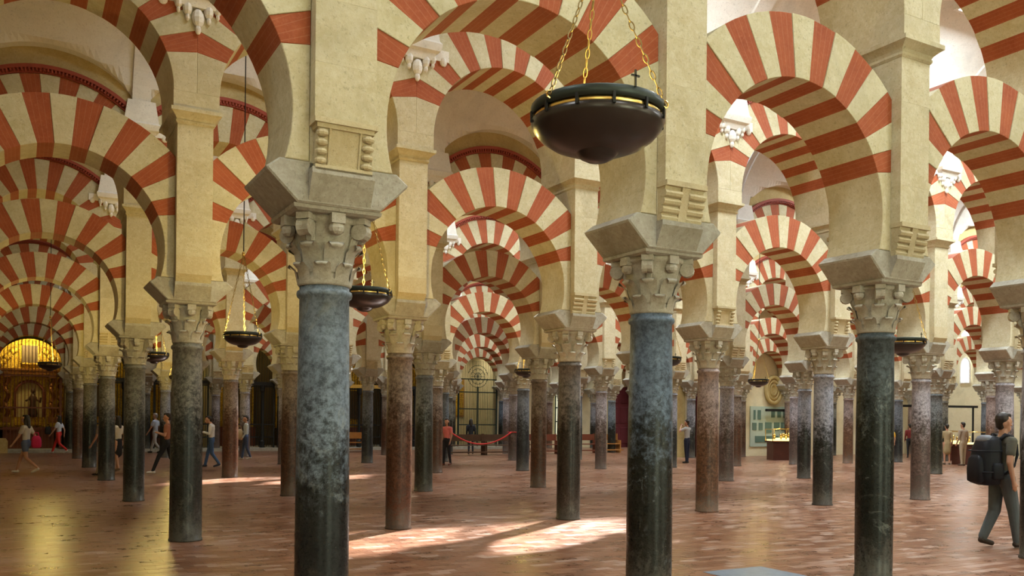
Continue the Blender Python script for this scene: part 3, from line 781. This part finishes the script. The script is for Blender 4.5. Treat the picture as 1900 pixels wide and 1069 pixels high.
# warm lamps of the chapels and the lit gate room
area('altar_spot', (-A/2, 36.5, 4.7), 1.2, .3, 42, (1.0,.78,.30), (math.radians(55), 0, 0))
for b in range(0, 6): point('chapel_lamp', ((b+.5)*A, 38.0, 4.4), 26 if b == 2 else 10, WARM, .15)
area('gate_room_lamp', (6.5*A, 37.6, 5.1), 2.0, 1.5, 45, (1.0,.90,.62))

# ------------------------------------------------------------------ benches, rope, exhibition
def bench(loc, rz, label, mat, w=2.2):
    t = thing('bench', label, 'bench', loc, rz, 'wooden benches at the far end')
    obj('seat', MB().box(-w/2,w/2,-.2,.2,.42,.46).mesh('seat', mat), t)
    obj('backrest', MB().box(-w/2,w/2,.17,.21,.62,.92).mesh('backrest', mat), t)
    for s in (-1, 1):
        m = MB(); m.box(s*w/2-.03,s*w/2+.03,-.2,.22,0,.62); m.box(s*w/2-.03,s*w/2+.03,.15,.22,.6,.95); obj('end_panel', m.mesh('end_panel', mat), t)
    obj('kneeler', MB().box(-w/2,w/2,-.5,-.32,.12,.17).mesh('kneeler', mat), t)
bench((15.2,28.8,0), 0, 'dark wooden bench behind the red rope, left half', M_WOODD)
bench((17.45,28.8,0), 0, 'dark wooden bench behind the red rope, right half', M_WOODD)
bench((19.6,29.3,0), -.1, 'red-brown wooden bench left of the dark brown column', M_WOODR, 1.7)
bench((21.9,29.6,0), -.1, 'red-brown wooden bench right of the dark brown column', M_WOODR, 1.9)
bench((23.9,29.9,0), -.1, 'honey-coloured wooden bench left of the crimson door', M_WOODO, 1.2)
bench((11.9,33.6,0), 0, 'pale wooden bench by the dark chapel screens', M_WOODO, 1.1)
pts = []
for i in range(25):
    t_ = i/24; pts.append((4*A+.2+(A-.4)*t_, 24-.2, 1.12-.46*(1-(2*t_-1)**2)))
rp = thing('rope_barrier', 'red rope sagging between two columns before the benches', 'rope', (4*A, 24, 0))
mm = MB().tube(pts, .028, 7); mm.v = [(p[0]-4*A, p[1]-24, p[2]) for p in mm.v]; obj('rope', mm.mesh('rope', M_REDROPE, True), rp)
for x in (0, A): obj('rope_collar', MB().tube([(x+.215*math.cos(a), .215*math.sin(a), 1.12) for a in np.linspace(0,2*PI,20,endpoint=False)], .02, 6, True).mesh('rope_collar', M_REDROPE), rp)

def case(loc, rz, label, w=1.3):
    t = thing('display_case', label, 'display case', loc, rz, 'lit museum display cases')
    obj('base', MB().frusta([(0,w/2-.05,.35),(.74,w/2-.05,.35),(.76,w/2+.02,.42),(.82,w/2+.02,.42)]).mesh('base', M_MAHOG), t)
    obj('tray', MB().box(-w/2+.04,w/2-.04,-.34,.34,.82,.88).mesh('tray', M_CASEGL), t)
    m = MB()
    for x in (-w/2, w/2):
        for y in (-.38, .38): m.box(x-.012,x+.012,y-.012,y+.012,.82,1.32)
    for y in (-.38, .38): m.box(-w/2,w/2,y-.012,y+.012,1.3,1.32)
    for x in (-w/2, w/2): m.box(x-.012,x+.012,-.38,.38,1.3,1.32)
    obj('glass_frame', m.mesh('glass_frame', M_BRASS), t)
    m = MB()
    for i in range(4):
        x = -w/2+.25+i*(w-.5)/3; m.lathe([(.06,.88),(.02,.92),(.05,1.0),(.07,1.08+.04*(i%2)),(.02,1.12)], 10, (x, .05*(-1)**i, 0))
    obj('exhibits', m.mesh('exhibits', M_BRASS, True), t)
    point('case_lamp', (loc[0], loc[1], 1.28), 5, (1,.85,.5), .05)
case((26.75,21.0,0), -.4, 'mahogany display case with lit brass objects before the information board')
case((31.6,15.5,0), -1.0, 'mahogany display case with yellow lit top beside the khaki visitors', 1.7)
case((33.8,18.6,0), -.4, 'mahogany display case far back between the right-hand columns', 1.8)
case((29.6,23.3,0), 0, 'mahogany display case against the exhibition wall below the board')
t = thing('information_board', 'pale green information board with dark panels on the exhibition wall', 'board', (29.5, YM, 0))
obj('board', MB().box(-1.35,1.35,-.05,0,.45,2.35).mesh('board', M_BOARD), t)
for x, z, w, h_ in ((-1.1,1.95,.12,.45),(-.8,1.95,.2,.45),(-1.1,1.4,.25,.35),(-.7,1.4,.25,.35),(-.2,1.35,.42,.5),(.35,1.4,.35,.4),(.8,1.4,.35,.4),(-.3,.8,1.5,.3),(.1,1.98,.22,.3),(.5,1.98,.22,.3),(.9,1.98,.22,.3)):
    obj('picture', MB().box(x-w/2,x+w/2,-.07,-.05,z-h_/2,z+h_/2).mesh('picture', M_BOARDD), t)
obj('lamp_bar', MB().box(-.55,1.9,-.3,-.2,2.12,2.24).mesh('lamp_bar', M_IRON), t)
for x in (-.4, .7, 1.7): obj('arm', MB().box(x-.02,x+.02,-.25,0,2.17,2.2).mesh('arm', M_IRON), t)
t = thing('stone_roundel', 'large carved stone roundel hanging above the information board', 'roundel', (29.6, YM-.02, 3.15))
m = MB()
for rr, tr in ((.50,.10), (.34,.06), (.2,.05)): m.tube([(rr*1.0*math.cos(a),-.06,rr*1.25*math.sin(a)) for a in np.linspace(0,2*PI,28,endpoint=False)], tr, 8, True)
obj('ring', m.mesh('ring', M_OCHRE, True), t)
obj('disc', MB().prism([(.5*math.cos(a), .62*math.sin(a)) for a in np.linspace(0,2*PI,28,endpoint=False)], -.05, 0).mesh('disc', M_OCHRE), t)
t = thing('lamp_rail', 'long black lighting rail over the exhibition between right-hand columns', 'rail', (33.2, 18.9, 0))
obj('rail_bar', MB().box(-2.6,2.6,-.06,.06,2.35,2.45).mesh('rail_bar', M_IRON), t)
for x in (-2.4, 2.4): obj('rail_post', MB().box(x-.03,x+.03,-.03,.03,0,2.35).mesh('rail_post', M_IRON), t)
t.rotation_euler = (0, 0, -.35)

# ------------------------------------------------------------------ hanging bowl lamps
def link_mb(L=.05):
    return MB().tube([(.010*math.cos(a)*1.0, 0, L*.5*math.sin(a)*(1.0)) for a in np.linspace(0,2*PI,10,endpoint=False)], .0035, 5, True)
M_CHAIN = plain('aged_brass', (.26,.19,.08), .5, .8)
ME_LINK = link_mb().mesh('chain_link', M_CHAIN, True)
def chain_pts(p, q, step=.043):
    p, q = Vector(p), Vector(q); n = max(1, int((q-p).length/step)); return [p.lerp(q, (i+.5)/n) for i in range(n)], (q-p)
def lamp(loc, R, label, join, watts, links=False):
    x, y, z = loc; t = thing('hanging_lamp', label, 'lamp', (x, y, z), 0, 'bronze bowl lamps hanging from the vaults')
    k = R/.32
    b = MB().lathe([(.012,-.192),(.05,-.188),(.082,-.172),(.096,-.152),(.104,-.150),(.16,-.138),(.22,-.115),(.272,-.08),(.306,-.04),(.318,-.008),(.308,-.006),(.295,-.04),(.20,-.11),(.01,-.13)], 40, capt=False)
    b.v = [tuple(c*k for c in p) for p in b.v]; obj('bowl', b.mesh('bowl', M_BRONZE, True), t)
    b = MB().lathe([(.305,.018),(.318,.018),(.318,.062),(.312,.068),(.305,.062),(.305,.018)], 40, capb=False, capt=False); b.v = [tuple(c*k for c in p) for p in b.v]
    obj('rim_band', b.mesh('rim_band', M_DARKGREEN, True), t)
    b = MB().lathe([(.303,-.01),(.309,-.01),(.309,.02),(.303,.02),(.303,-.01)], 40, capb=False, capt=False); b.v = [tuple(c*k for c in p) for p in b.v]
    obj('brass_ring', b.mesh('brass_ring', M_BRASS, True), t)
    for i in range(12):
        a = 2*PI*i/12+.15; obj('rim_stud', MB().box(R*.985-.004,R*.985+.008,-.006,.006,-.02*k,.03*k).xf(Matrix.Rotation(a,4,'Z')).mesh('rim_stud', M_IRON), t)
    cr = MB(); a = -.511-PI/2+.45; cx, cy = R*math.cos(a), R*math.sin(a)
    cr.box(cx-.004,cx+.004,cy-.004,cy+.004,.06*k,.135*k); cr.box(cx-.022,cx+.022,cy-.004,cy+.004,.105*k,.113*k); obj('small_cross', cr.mesh('small_cross', M_IRON), t)
    top = (0, 0, join)
    for i in range(3):
        a = -.511-PI/2 + 2.1*i + 1.25; p = (R*math.cos(a), R*math.sin(a), .05*k)
        pts, d = chain_pts(p, top, .043 if links else .06); q = d.to_track_quat('Z', 'Y').to_euler()
        if links:
            for j, c in enumerate(pts):
                o = obj('chain_link', ME_LINK, t, c, q); o.rotation_euler = (d.to_track_quat('Z','Y') @ Matrix.Rotation(PI/2*(j%2),4,'Z').to_quaternion()).to_euler()
        else:
            m = MB()
            for j, c in enumerate(pts):
                lm = MB().tube([(.013*math.cos(u),0,.034*math.sin(u)) for u in np.linspace(0,2*PI,6,endpoint=False)], .005, 4, True)
                m.add(lm.xf(Matrix.Translation(c) @ (d.to_track_quat('Z','Y').to_matrix().to_4x4()) @ Matrix.Rotation(PI/2*(j%2),4,'Z')).v, lm.f)
            obj('chain', m.mesh('chain', M_CHAIN), t)
        obj('eyelet', MB().tube([(p[0]+.016*math.cos(u), p[1], p[2]+.016*math.sin(u)) for u in np.linspace(0,2*PI,8,endpoint=False)], .005, 5, True).mesh('eyelet', M_BRASS), t)
    obj('hub', MB().ellipsoid((0,0,join), (.03,.03,.045)).mesh('hub', M_BRASS, True), t)
    obj('suspension_rod', MB().tube([(0,0,join),(0,0,ZC-z+.05)], .009, 6).mesh('suspension_rod', M_IRON), t)
    m = MB()
    for i in range(5):
        a = 2*PI*i/5; m.ellipsoid((R*.5*math.cos(a), R*.5*math.sin(a), .0), (.03,.03,.04), 8, 6)
    obj('bulbs', m.mesh('bulbs', M_BULB, True), t)
    point('lamp_light', (x, y, z+.16), watts, WARM, .12)
lamp((.43,-2.87,3.08), .32, 'large dark bronze bowl lamp on brass chains in the near foreground', .82, 22, True)
lamp((1.55,3.47,3.08), .32, 'bronze bowl lamp partly hidden by the nearest marble column', 1.25, 135)
lamp((1.36,8.96,3.0), .32, 'bronze bowl lamp hanging above the man in white shirt', 1.4, 135)
lamp((9.49,2.25,2.84), .32, 'bronze bowl lamp right of the dark green-black front column', 1.25, 45)
lamp((10.72,9.21,3.01), .32, 'bronze bowl lamp half hidden behind the speckled blue front column', 1.25, 45)
lamp((18.22,13.94,2.9), .32, 'small bronze bowl lamp before the exhibition wall', 1.3, 40)
lamp((.72,15.0,3.0), .32, 'bronze bowl lamp half hidden between the two left-hand column lines', 1.3, 135)
lamp((10.6,15.3,3.0), .32, 'tiny bronze bowl lamp left of the middle brown column', 1.3, 45)
lamp((-1.2,21.0,3.0), .30, 'distant bowl lamp high in the left nave', 1.3, 135)
lamp((3.02,27.0,3.0), .30, 'distant bowl lamp in the nave before the chapels', 1.3, 135)

# ------------------------------------------------------------------ people
DG = None
FAB = {}
def fabric(c, rough=.85):
    k = tuple(c)
    if k not in FAB: FAB[k] = plain('cloth_%d' % len(FAB), c, rough, 0, .15, 20)
    return FAB[k]
M_SKIN = plain('skin', (.50,.27,.18), .55, 0, .08); M_HAIR = plain('dark_hair', (.018,.012,.009), .5, 0, .3, 40)
M_HAIRG = plain('grey_hair', (.35,.33,.31), .6, 0, .2, 40); M_EYE = plain('eye_dark', (.02,.015,.012), .3)
def capsule_mb(p, q, r0, r1, ey=1.0, n=12):
    p, q = Vector(p), Vector(q); d = q-p; L = max(d.length, 1e-5); w = d/L
    a = Vector((1,0,0)) if abs(w.x) < .9 else Vector((0,1,0)); a = (a - w*a.dot(w)).normalized(); b = w.cross(a)
    rings = [(-r0*math.sin(t), r0*math.cos(t)) for t in (1.45, 1.0, .5)] + [(0, r0), (L, r1)] + [(L+r1*math.sin(t), r1*math.cos(t)) for t in (.5, 1.0, 1.45)]
    v = []; f = []
    for s, r in rings:
        for j in range(n):
            t = 2*PI*j/n; o = a*math.cos(t)*r + b*math.sin(t)*r
            v.append((p.x+w.x*s+o.x, p.y+(w.y*s+o.y) if ey == 1 else p.y+w.y*s+o.y*ey, p.z+w.z*s+o.z))
    for i in range(len(rings)-1):
        for j in range(n): f.append((i*n+j, i*n+(j+1)%n, (i+1)*n+(j+1)%n, (i+1)*n+j))
    f += [tuple(range(n-1,-1,-1)), tuple(range((len(rings)-1)*n, len(rings)*n))]
    return MB().add(v, f)
def solid(name, caps, mats, voxel):
    """caps: (p,q,r0,r1,ey,key). One continuous surface; each face takes the material of its nearest limb."""
    m = MB()
    for p, q, r0, r1, ey, key in caps:
        c = capsule_mb(p, q, r0, r1, ey); m.add(c.v, c.f)
    me = m.mesh(name, []); o = bpy.data.objects.new(name, me); COL.objects.link(o)
    md = o.modifiers.new('r', 'REMESH'); md.mode = 'VOXEL'; md.voxel_size = voxel; md.use_smooth_shade = True
    sm = o.modifiers.new('s', 'SMOOTH'); sm.factor = .5; sm.iterations = 3
    dg = bpy.context.evaluated_depsgraph_get(); me2 = bpy.data.meshes.new_from_object(o.evaluated_get(dg))
    bpy.data.objects.remove(o); me2.name = name
    keys = list(mats); me2.materials.clear()
    for k in keys: me2.materials.append(mats[k])
    n = len(me2.polygons); ce = np.empty(n*3); me2.polygons.foreach_get('center', ce); ce = ce.reshape(-1, 3)
    best = np.full(n, 1e9); idx = np.zeros(n, int)
    for p, q, r0, r1, ey, key in caps:
        p = np.array(p, float); q = np.array(q, float); e = ce.copy(); e[:, 1] = p[1]+(e[:, 1]-p[1])/ey if ey != 1 else e[:, 1]
        d = q-p; L = d@d+1e-12; t = np.clip(((e-p)@d)/L, 0, 1); dist = np.linalg.norm(e-(p+t[:, None]*d), axis=1)-(r0+(r1-r0)*t)
        w = dist < best; best[w] = dist[w]; idx[w] = keys.index(key)
    me2.polygons.foreach_set('material_index', idx); me2.polygons.foreach_set('use_smooth', [True]*n); me2.update()
    return me2
def person(label, loc, heading, h=1.7, shirt=(.6,.6,.6), legs=(.05,.06,.09), shoes=(.05,.04,.035), stride=.8, arms='swing', sleeve='short', lower='trousers', hair='short', hairm=None, bow=0., voxel=.016, lead=1, lean=0., loose=1.):
    k = h/1.75; cp = []
    def C(p, q, r0, r1, key, ey=1.0): cp.append((tuple(c*k for c in p), tuple(c*k for c in q), r0*k, r1*k, ey, key))
    s = stride; dz = -.035*s; py_ = 0
    for sd in (-1, 1):
        fr = sd == lead
        hip = (sd*.085, 0, .93+dz); 
        if s < .1: knee = (sd*.095, .015, .50); ank = (sd*.10, -.02, .09)
        elif fr: knee = (sd*.09, .20*s, .51+dz*.5); ank = (sd*.09, .34*s, .095)
        else: knee = (sd*.09, -.06*s, .49+dz); ank = (sd*.09, -.40*s, .10+.08*s)
        toe = (ank[0]+sd*.02, ank[1]+.15, .035 if (fr or s < .1) else .04)
        lk = 'legs' if lower in ('trousers',) else 'skin'
        C(hip, knee, .090*loose**.5, .062*loose, 'legs' if lower != 'skirt' else 'skin')
        if lower == 'shorts':
            mid = tuple(hip[i]*.55+knee[i]*.45 for i in range(3)); cp.pop(); C(hip, mid, .098, .088, 'legs'); C(mid, knee, .072, .055, 'skin')
        C(knee, ank, .060*loose if lk == 'legs' else .052, .047*loose if lk == 'legs' else .036, lk)
        C((ank[0], ank[1]-.03, max(.04, ank[2]-.05)), toe, .042, .034, 'shoes')
    if lower == 'skirt': C((0, 0, .95+dz), (0, .03*s, .60+dz), .145, .165, 'legs', .85)
    ly = lean
    C((0, 0, .93+dz), (0, .0, 1.0+dz), .125, .130, 'legs', .78)
    C((0, 0, 1.02+dz), (0, ly*.5, 1.16+dz), .128, .132, 'shirt', .74)
    C((0, ly*.5, 1.16+dz), (0, ly, 1.33+dz), .135, .150, 'shirt', .72)
    sh = 1.415+dz
    C((-.10, ly, sh-.02), (.10, ly, sh-.02), .085, .085, 'shirt')
    C((0, ly, sh+.02), (0, ly+.015+bow*.05, sh+.13), .058, .052, 'skin')
    for sd in (-1, 1):
        shd = (sd*.165, ly, sh-.01); sw = -sd*lead*s
        if arms == 'phone': el = (sd*.22, .02+ly, 1.13+dz); wr = (sd*.07, .26+ly, 1.20+dz)
        elif arms == 'camera': el = (sd*.30, .16, 1.30+dz); wr = (sd*.07, .24, 1.52+dz)
        elif arms == 'bag' and sd == 1: el = (sd*.23, -.02, 1.13+dz); wr = (sd*.16, .20, 1.12+dz)
        elif arms == 'straps': el = (sd*.24, -.05, 1.15+dz); wr = (sd*.20, .17, 1.05+dz) if sd == -1 else (sd*.235, .06, .90+dz); 
        else: el = (sd*.215, -.02+.12*sw+ly, 1.135+dz); wr = (sd*.225, .07+.20*sw+ly, .91+dz)
        mid = tuple(shd[i]*.45+el[i]*.55 for i in range(3))
        C(shd, mid, .066, .060, 'shirt'); C(mid, el, .052 if sleeve == 'long' else .044, .043 if sleeve == 'long' else .039, 'shirt' if sleeve == 'long' else 'skin')
        C(el, wr, .042 if sleeve == 'long' else .038, .034 if sleeve == 'long' else .026, 'shirt' if sleeve == 'long' else 'skin')
        d = Vector(wr)-Vector(el); d.normalize(); w = Vector(wr); side = Vector((0, 1, 0)) if abs(d.y) < .7 else Vector((-sd*1., 0, 0))
        pal = w+d*.075; C(tuple(w+d*.015), tuple(pal), .026, .030, 'skin')
        for i, ln in enumerate((.062, .072, .066, .050)):
            b0 = pal+side*(.026-.0175*i); f1 = b0+d*ln*.6; inn = Vector((-sd*.018, 0, 0)); C(tuple(b0), tuple(f1), .0095, .009, 'skin'); C(tuple(f1), tuple(f1+d*ln*.45+inn), .009, .0075, 'skin')
        C(tuple(w+d*.03+side*.02), tuple(w+d*.075+side*.052), .011, .009, 'skin')
    hy = ly+.03+bow*.09; hz = 1.635+dz-bow*.03
    C((0, hy-.015, hz+.015), (0, hy+.0, hz+.03), .088, .088, 'skin', .0+1.1)
    C((0, hy+.025, hz-.05), (0, hy+.035, hz-.065), .058, .052, 'skin')          # jaw and chin
    C((0, hy+.085, hz+.012), (0, hy+.108, hz-.022), .010, .014, 'skin')         # nose
    C((-.022, hy+.084, hz-.058), (.022, hy+.084, hz-.058), .010, .010, 'lips')  # mouth
    for sd in (-1, 1):
        C((sd*.083, hy-.005, hz-.01), (sd*.085, hy-.012, hz+.025), .013, .015, 'skin')
        C((sd*.032, hy+.078, hz+.018), (sd*.034, hy+.078, hz+.018), .012, .012, 'eye')
    mats = dict(shirt=fabric(shirt), legs=fabric(legs), shoes=fabric(shoes, .5), skin=M_SKIN, eye=M_EYE, lips=fabric((.35,.12,.09)))
    me = solid('person', cp, mats, voxel)
    o = obj('person', me, None, loc, (0, 0, math.atan2(-heading[0], heading[1]))); tag(o, label, 'person')
    hc = [((0, (hy-.040)*k, (hz+.058)*k), (0, (hy-.04)*k, (hz+.062)*k), .087*k, .087*k, 1.0, 'h'), ((0, (hy+.055)*k, (hz+.105)*k), (0, (hy-.02)*k, (hz+.09)*k), .040*k, .068*k, 1., 'h'),
          ((0, (hy-.062)*k, (hz-.025)*k), (0, (hy-.055)*k, (hz+.03)*k), .056*k, .072*k, 1., 'h')]
    if hair == 'long': hc += [((0, (hy-.065)*k, hz*k), (0, (hy-.10)*k, (hz-.22)*k), .075*k, .06*k, 1., 'h')] + [((sd*.06*k, (hy-.02)*k, (hz+.02)*k), (sd*.07*k, (hy-.04)*k, (hz-.18)*k), .04*k, .03*k, 1., 'h') for sd in (-1, 1)]
    obj('hair', solid('hair', hc, {'h': hairm or M_HAIR}, voxel), o)
    return o
RT = (.872, -.489); FW = (.489, .872)
def hd(r, f): return (RT[0]*r+FW[0]*f, RT[1]*r+FW[1]*f)
def lug(name, label, loc, dims, mat, cat, rz=0):
    m = MB(); n = 16; v = []; f = []; lv = [(-1,.55),(-.85,.9),(-.4,1.),(.3,.95),(.8,.75),(1,.4)]
    for z, s in lv:
        for j in range(n):
            t = 2*PI*j/n; ct, st = math.cos(t), math.sin(t)
            v.append((dims[0]*s*math.copysign(abs(ct)**.6, ct), dims[1]*s*math.copysign(abs(st)**.6, st), dims[2]*z))
    for i in range(len(lv)-1):
        for j in range(n): f.append((i*n+j, i*n+(j+1)%n, (i+1)*n+(j+1)%n, (i+1)*n+j))
    f += [tuple(range(n-1,-1,-1)), tuple(range((len(lv)-1)*n, len(lv)*n))]
    o = thing(name, label, cat, loc, rz); obj('bag_body', m.add(v, f).mesh('bag_body', mat, True), o)
    obj('handle', MB().tube([(-dims[0]*.5,0,dims[2]*.9),(-dims[0]*.3,0,dims[2]*1.5),(dims[0]*.3,0,dims[2]*1.5),(dims[0]*.5,0,dims[2]*.9)], .012, 6).mesh('handle', mat), o)
    return o
WHITE = (.62,.62,.60)
person('woman in pale top and denim shorts walking left past the altar', (-1.745,21.545,0), hd(-1,.05), 1.62, (.50,.47,.42), (.10,.13,.22), (.75,.73,.70), 1.0, lower='shorts', hair='long')
lug('shoulder_bag', 'bright pink bag carried by the woman in denim shorts', (-1.50,21.36,.87), (.13,.09,.17), fabric((.55,.02,.10)), 'bag')
person('person in red trousers and white top walking before the altar', (-.45,34.9,0), hd(-1,.0), 1.58, (.55,.58,.66), (.62,.035,.03), (.6,.6,.6), 1.0, hair='long', voxel=.02)
lug('handbag', 'black bag held by the person in red trousers', (-.86,34.95,.95), (.12,.08,.16), fabric((.02,.02,.02)), 'bag')
person('person in beige trousers mostly hidden behind a dark left column', (.02,19.6,0), hd(-1,.1), 1.65, (.30,.25,.2), (.45,.38,.28), (.04,.03,.03), .55, voxel=.02)
person('woman in cream top and black skirt beside a dark left column', (.60,21.75,0), hd(-.9,.3), 1.6, (.60,.56,.48), (.012,.012,.016), (.25,.16,.11), .3, lower='skirt', hair='long', voxel=.018)
person('grey-haired man in pale blue shirt and light trousers near the screens', (3.206,34.147,0), hd(-1,.2), 1.72, (.42,.48,.62), (.42,.42,.44), (.03,.03,.03), .8, hairm=M_HAIRG, voxel=.02)
person('man in brown shirt and black trousers stepping from behind a grey column', (1.74,20.1,0), hd(-1,-.1), 1.72, (.32,.13,.075), (.015,.015,.018), (.72,.71,.69), 1.1, arms='phone', lead=-1)
person('man in white shirt and jeans looking down at his phone', (3.445,22.888,0), hd(-1,-.1), 1.66, (.68,.66,.64), (.05,.10,.22), (.03,.04,.07), .65, arms='phone', sleeve='long', bow=1.)
person('visitor in pale jacket and jeans beside a mauve column at the back', (5.539,27.474,0), hd(-.9,-.4), 1.64, (.52,.56,.56), (.06,.09,.19), (.55,.53,.5), .4, arms='bag', sleeve='long', voxel=.018)
lug('shoulder_bag', 'beige bag hanging from the visitor in pale jacket', (5.30,27.45,.95), (.12,.08,.2), fabric((.50,.38,.25)), 'bag')
person('woman in pink top and dark trousers standing beside a brown column', (11.036,21.43,0), hd(-.5,-.8), 1.62, (.72,.20,.20), (.02,.02,.03), (.16,.05,.03), .25, hair='long', voxel=.018)
person('photographer in dark trousers raising a camera beside the pinkish column', (20.55,20.0,0), hd(-.6,.6), 1.66, (.40,.42,.44), (.012,.015,.035), (.02,.02,.02), .1, arms='camera', voxel=.02)
person('visitor in white and green top standing close behind the photographer', (21.15,19.75,0), hd(-.4,.9), 1.62, (.16,.20,.14), (.012,.015,.03), (.02,.02,.02), .1, voxel=.02)
person('woman in yellow top and pink trousers behind the dark front column', (29.75,18.0,0), hd(.1,1), 1.52, (.75,.40,.02), (.55,.28,.27), (.3,.2,.15), .1, hair='long', hairm=M_HAIRG, voxel=.02)
person('visitor in dark red jacket by the far display case', (34.4,20.5,0), hd(.3,1), 1.58, (.17,.02,.02), (.02,.02,.025), (.02,.02,.02), .1, sleeve='long', voxel=.022)
person('visitor in beige jacket and skirt examining the display case', (30.45,15.9,0), hd(.2,1), 1.6, (.42,.33,.19), (.36,.28,.15), (.1,.07,.04), .05, lower='skirt', sleeve='long', voxel=.02)
person('visitor in grey-brown jacket and khaki trousers with shoulder strap', (30.05,14.95,0), hd(-.3,1), 1.68, (.36,.29,.22), (.40,.33,.24), (.09,.06,.04), .1, sleeve='long', voxel=.02)
person('dark-clothed figure seated beyond the rope before the green gate', (16.2,29.9,0), hd(-.2,1), 1.6, (.015,.015,.02), (.015,.015,.02), (.02,.02,.02), .05, sleeve='long', hair='long', voxel=.022)
# man with backpack, nearest figure
H = hd(.96, .22); man_loc = (9.62, .80, 0)
person('man in dark olive T-shirt and grey trousers walking right with backpack', man_loc, H, 1.80, (.105,.10,.078), (.085,.10,.11), (.035,.022,.016), .5, arms='swing', voxel=.009, lead=1, hairm=M_HAIR, loose=1.25)
bp = thing('backpack', 'black and navy backpack on the back of the olive T-shirt man', 'backpack', man_loc, math.atan2(-H[0], H[1]))
M_PACK = plain('navy_black_nylon', (.007,.008,.014), .55, 0, .3, 30, .25); M_PACKG = plain('grey_nylon', (.16,.17,.20), .6)
def pack(cx, cy, cz, dx, dy, dz_, lv):
    n = 24; v = []; f = []
    for z, s, oy in lv:
        for j in range(n):
            t = 2*PI*j/n; ct, st_ = math.cos(t), math.sin(t)
            v.append((cx+dx*s*math.copysign(abs(ct)**.55, ct), cy+oy+dy*s*math.copysign(abs(st_)**.6, st_), cz+dz_*z))
    for i in range(len(lv)-1):
        for j in range(n): f.append((i*n+j, i*n+(j+1)%n, (i+1)*n+(j+1)%n, (i+1)*n+j))
    f += [tuple(range(n-1,-1,-1)), tuple(range((len(lv)-1)*n, len(lv)*n))]
    return MB().add(v, f)
obj('pack_body', pack(0,-.265,1.17,.175,.155,.33,[(-1,.6,.03),(-.93,.88,.01),(-.6,1.,0),(0,1.,0),(.5,.94,.02),(.82,.8,.04),(.97,.55,.05),(1,.3,.05)]).mesh('pack_body', M_PACK, True), bp)
obj('front_pocket', pack(0,-.415,1.06,.13,.06,.19,[(-1,.6,.01),(-.85,.95,0),(0,1.,0),(.7,.9,.01),(.95,.6,.02),(1,.3,.02)]).mesh('front_pocket', M_PACK, True), bp)
obj('top_flap', pack(0,-.27,1.46,.12,.09,.05,[(-1,.9,0),(-.2,1.,0),(.6,.8,0),(1,.4,0)]).mesh('top_flap', M_PACKG, True), bp)
for s in (-1, 1):
    obj('side_pocket', pack(s*.165,-.22,1.03,.035,.09,.11,[(-1,.6,0),(-.8,1,0),(.6,1,0),(1,.8,0)]).mesh('side_pocket', M_PACK, True), bp)
    obj('shoulder_strap', MB().tube([(s*.09,-.14,1.43),(s*.105,-.05,1.515),(s*.11,.05,1.49),(s*.115,.115,1.38),(s*.125,.125,1.25),(s*.15,.06,1.10),(s*.155,-.10,.99)], [.022,.026,.028,.026,.022,.014,.012], 8).mesh('shoulder_strap', M_PACK, True), bp)
    obj('zip', MB().tube([(s*.12,-.36,.98),(s*.13,-.375,1.15),(s*.10,-.385,1.26),(0,-.39,1.285)], .006, 5).mesh('zip', M_PACKG), bp)
for z_ in (1.02, 1.30): obj('compression_strap', MB().tube([(.185*math.copysign(abs(math.cos(a))**.55, math.cos(a)), -.265+.165*math.copysign(abs(math.sin(a))**.6, math.sin(a)), z_) for a in np.linspace(0,2*PI,36,endpoint=False)], .009, 5, True).mesh('compression_strap', M_PACK), bp)
obj('haul_loop', MB().tube([(-.03,-.16,1.48),(-.025,-.15,1.53),(.025,-.15,1.53),(.03,-.16,1.48)], .008, 6).mesh('haul_loop', M_PACK), bp)
obj('hip_belt', MB().tube([(.15*math.cos(a), .13*math.sin(a)-.01, 1.0) for a in np.linspace(0,2*PI,20,endpoint=False)], .018, 6, True).mesh('hip_belt', M_PACK, True), bp)
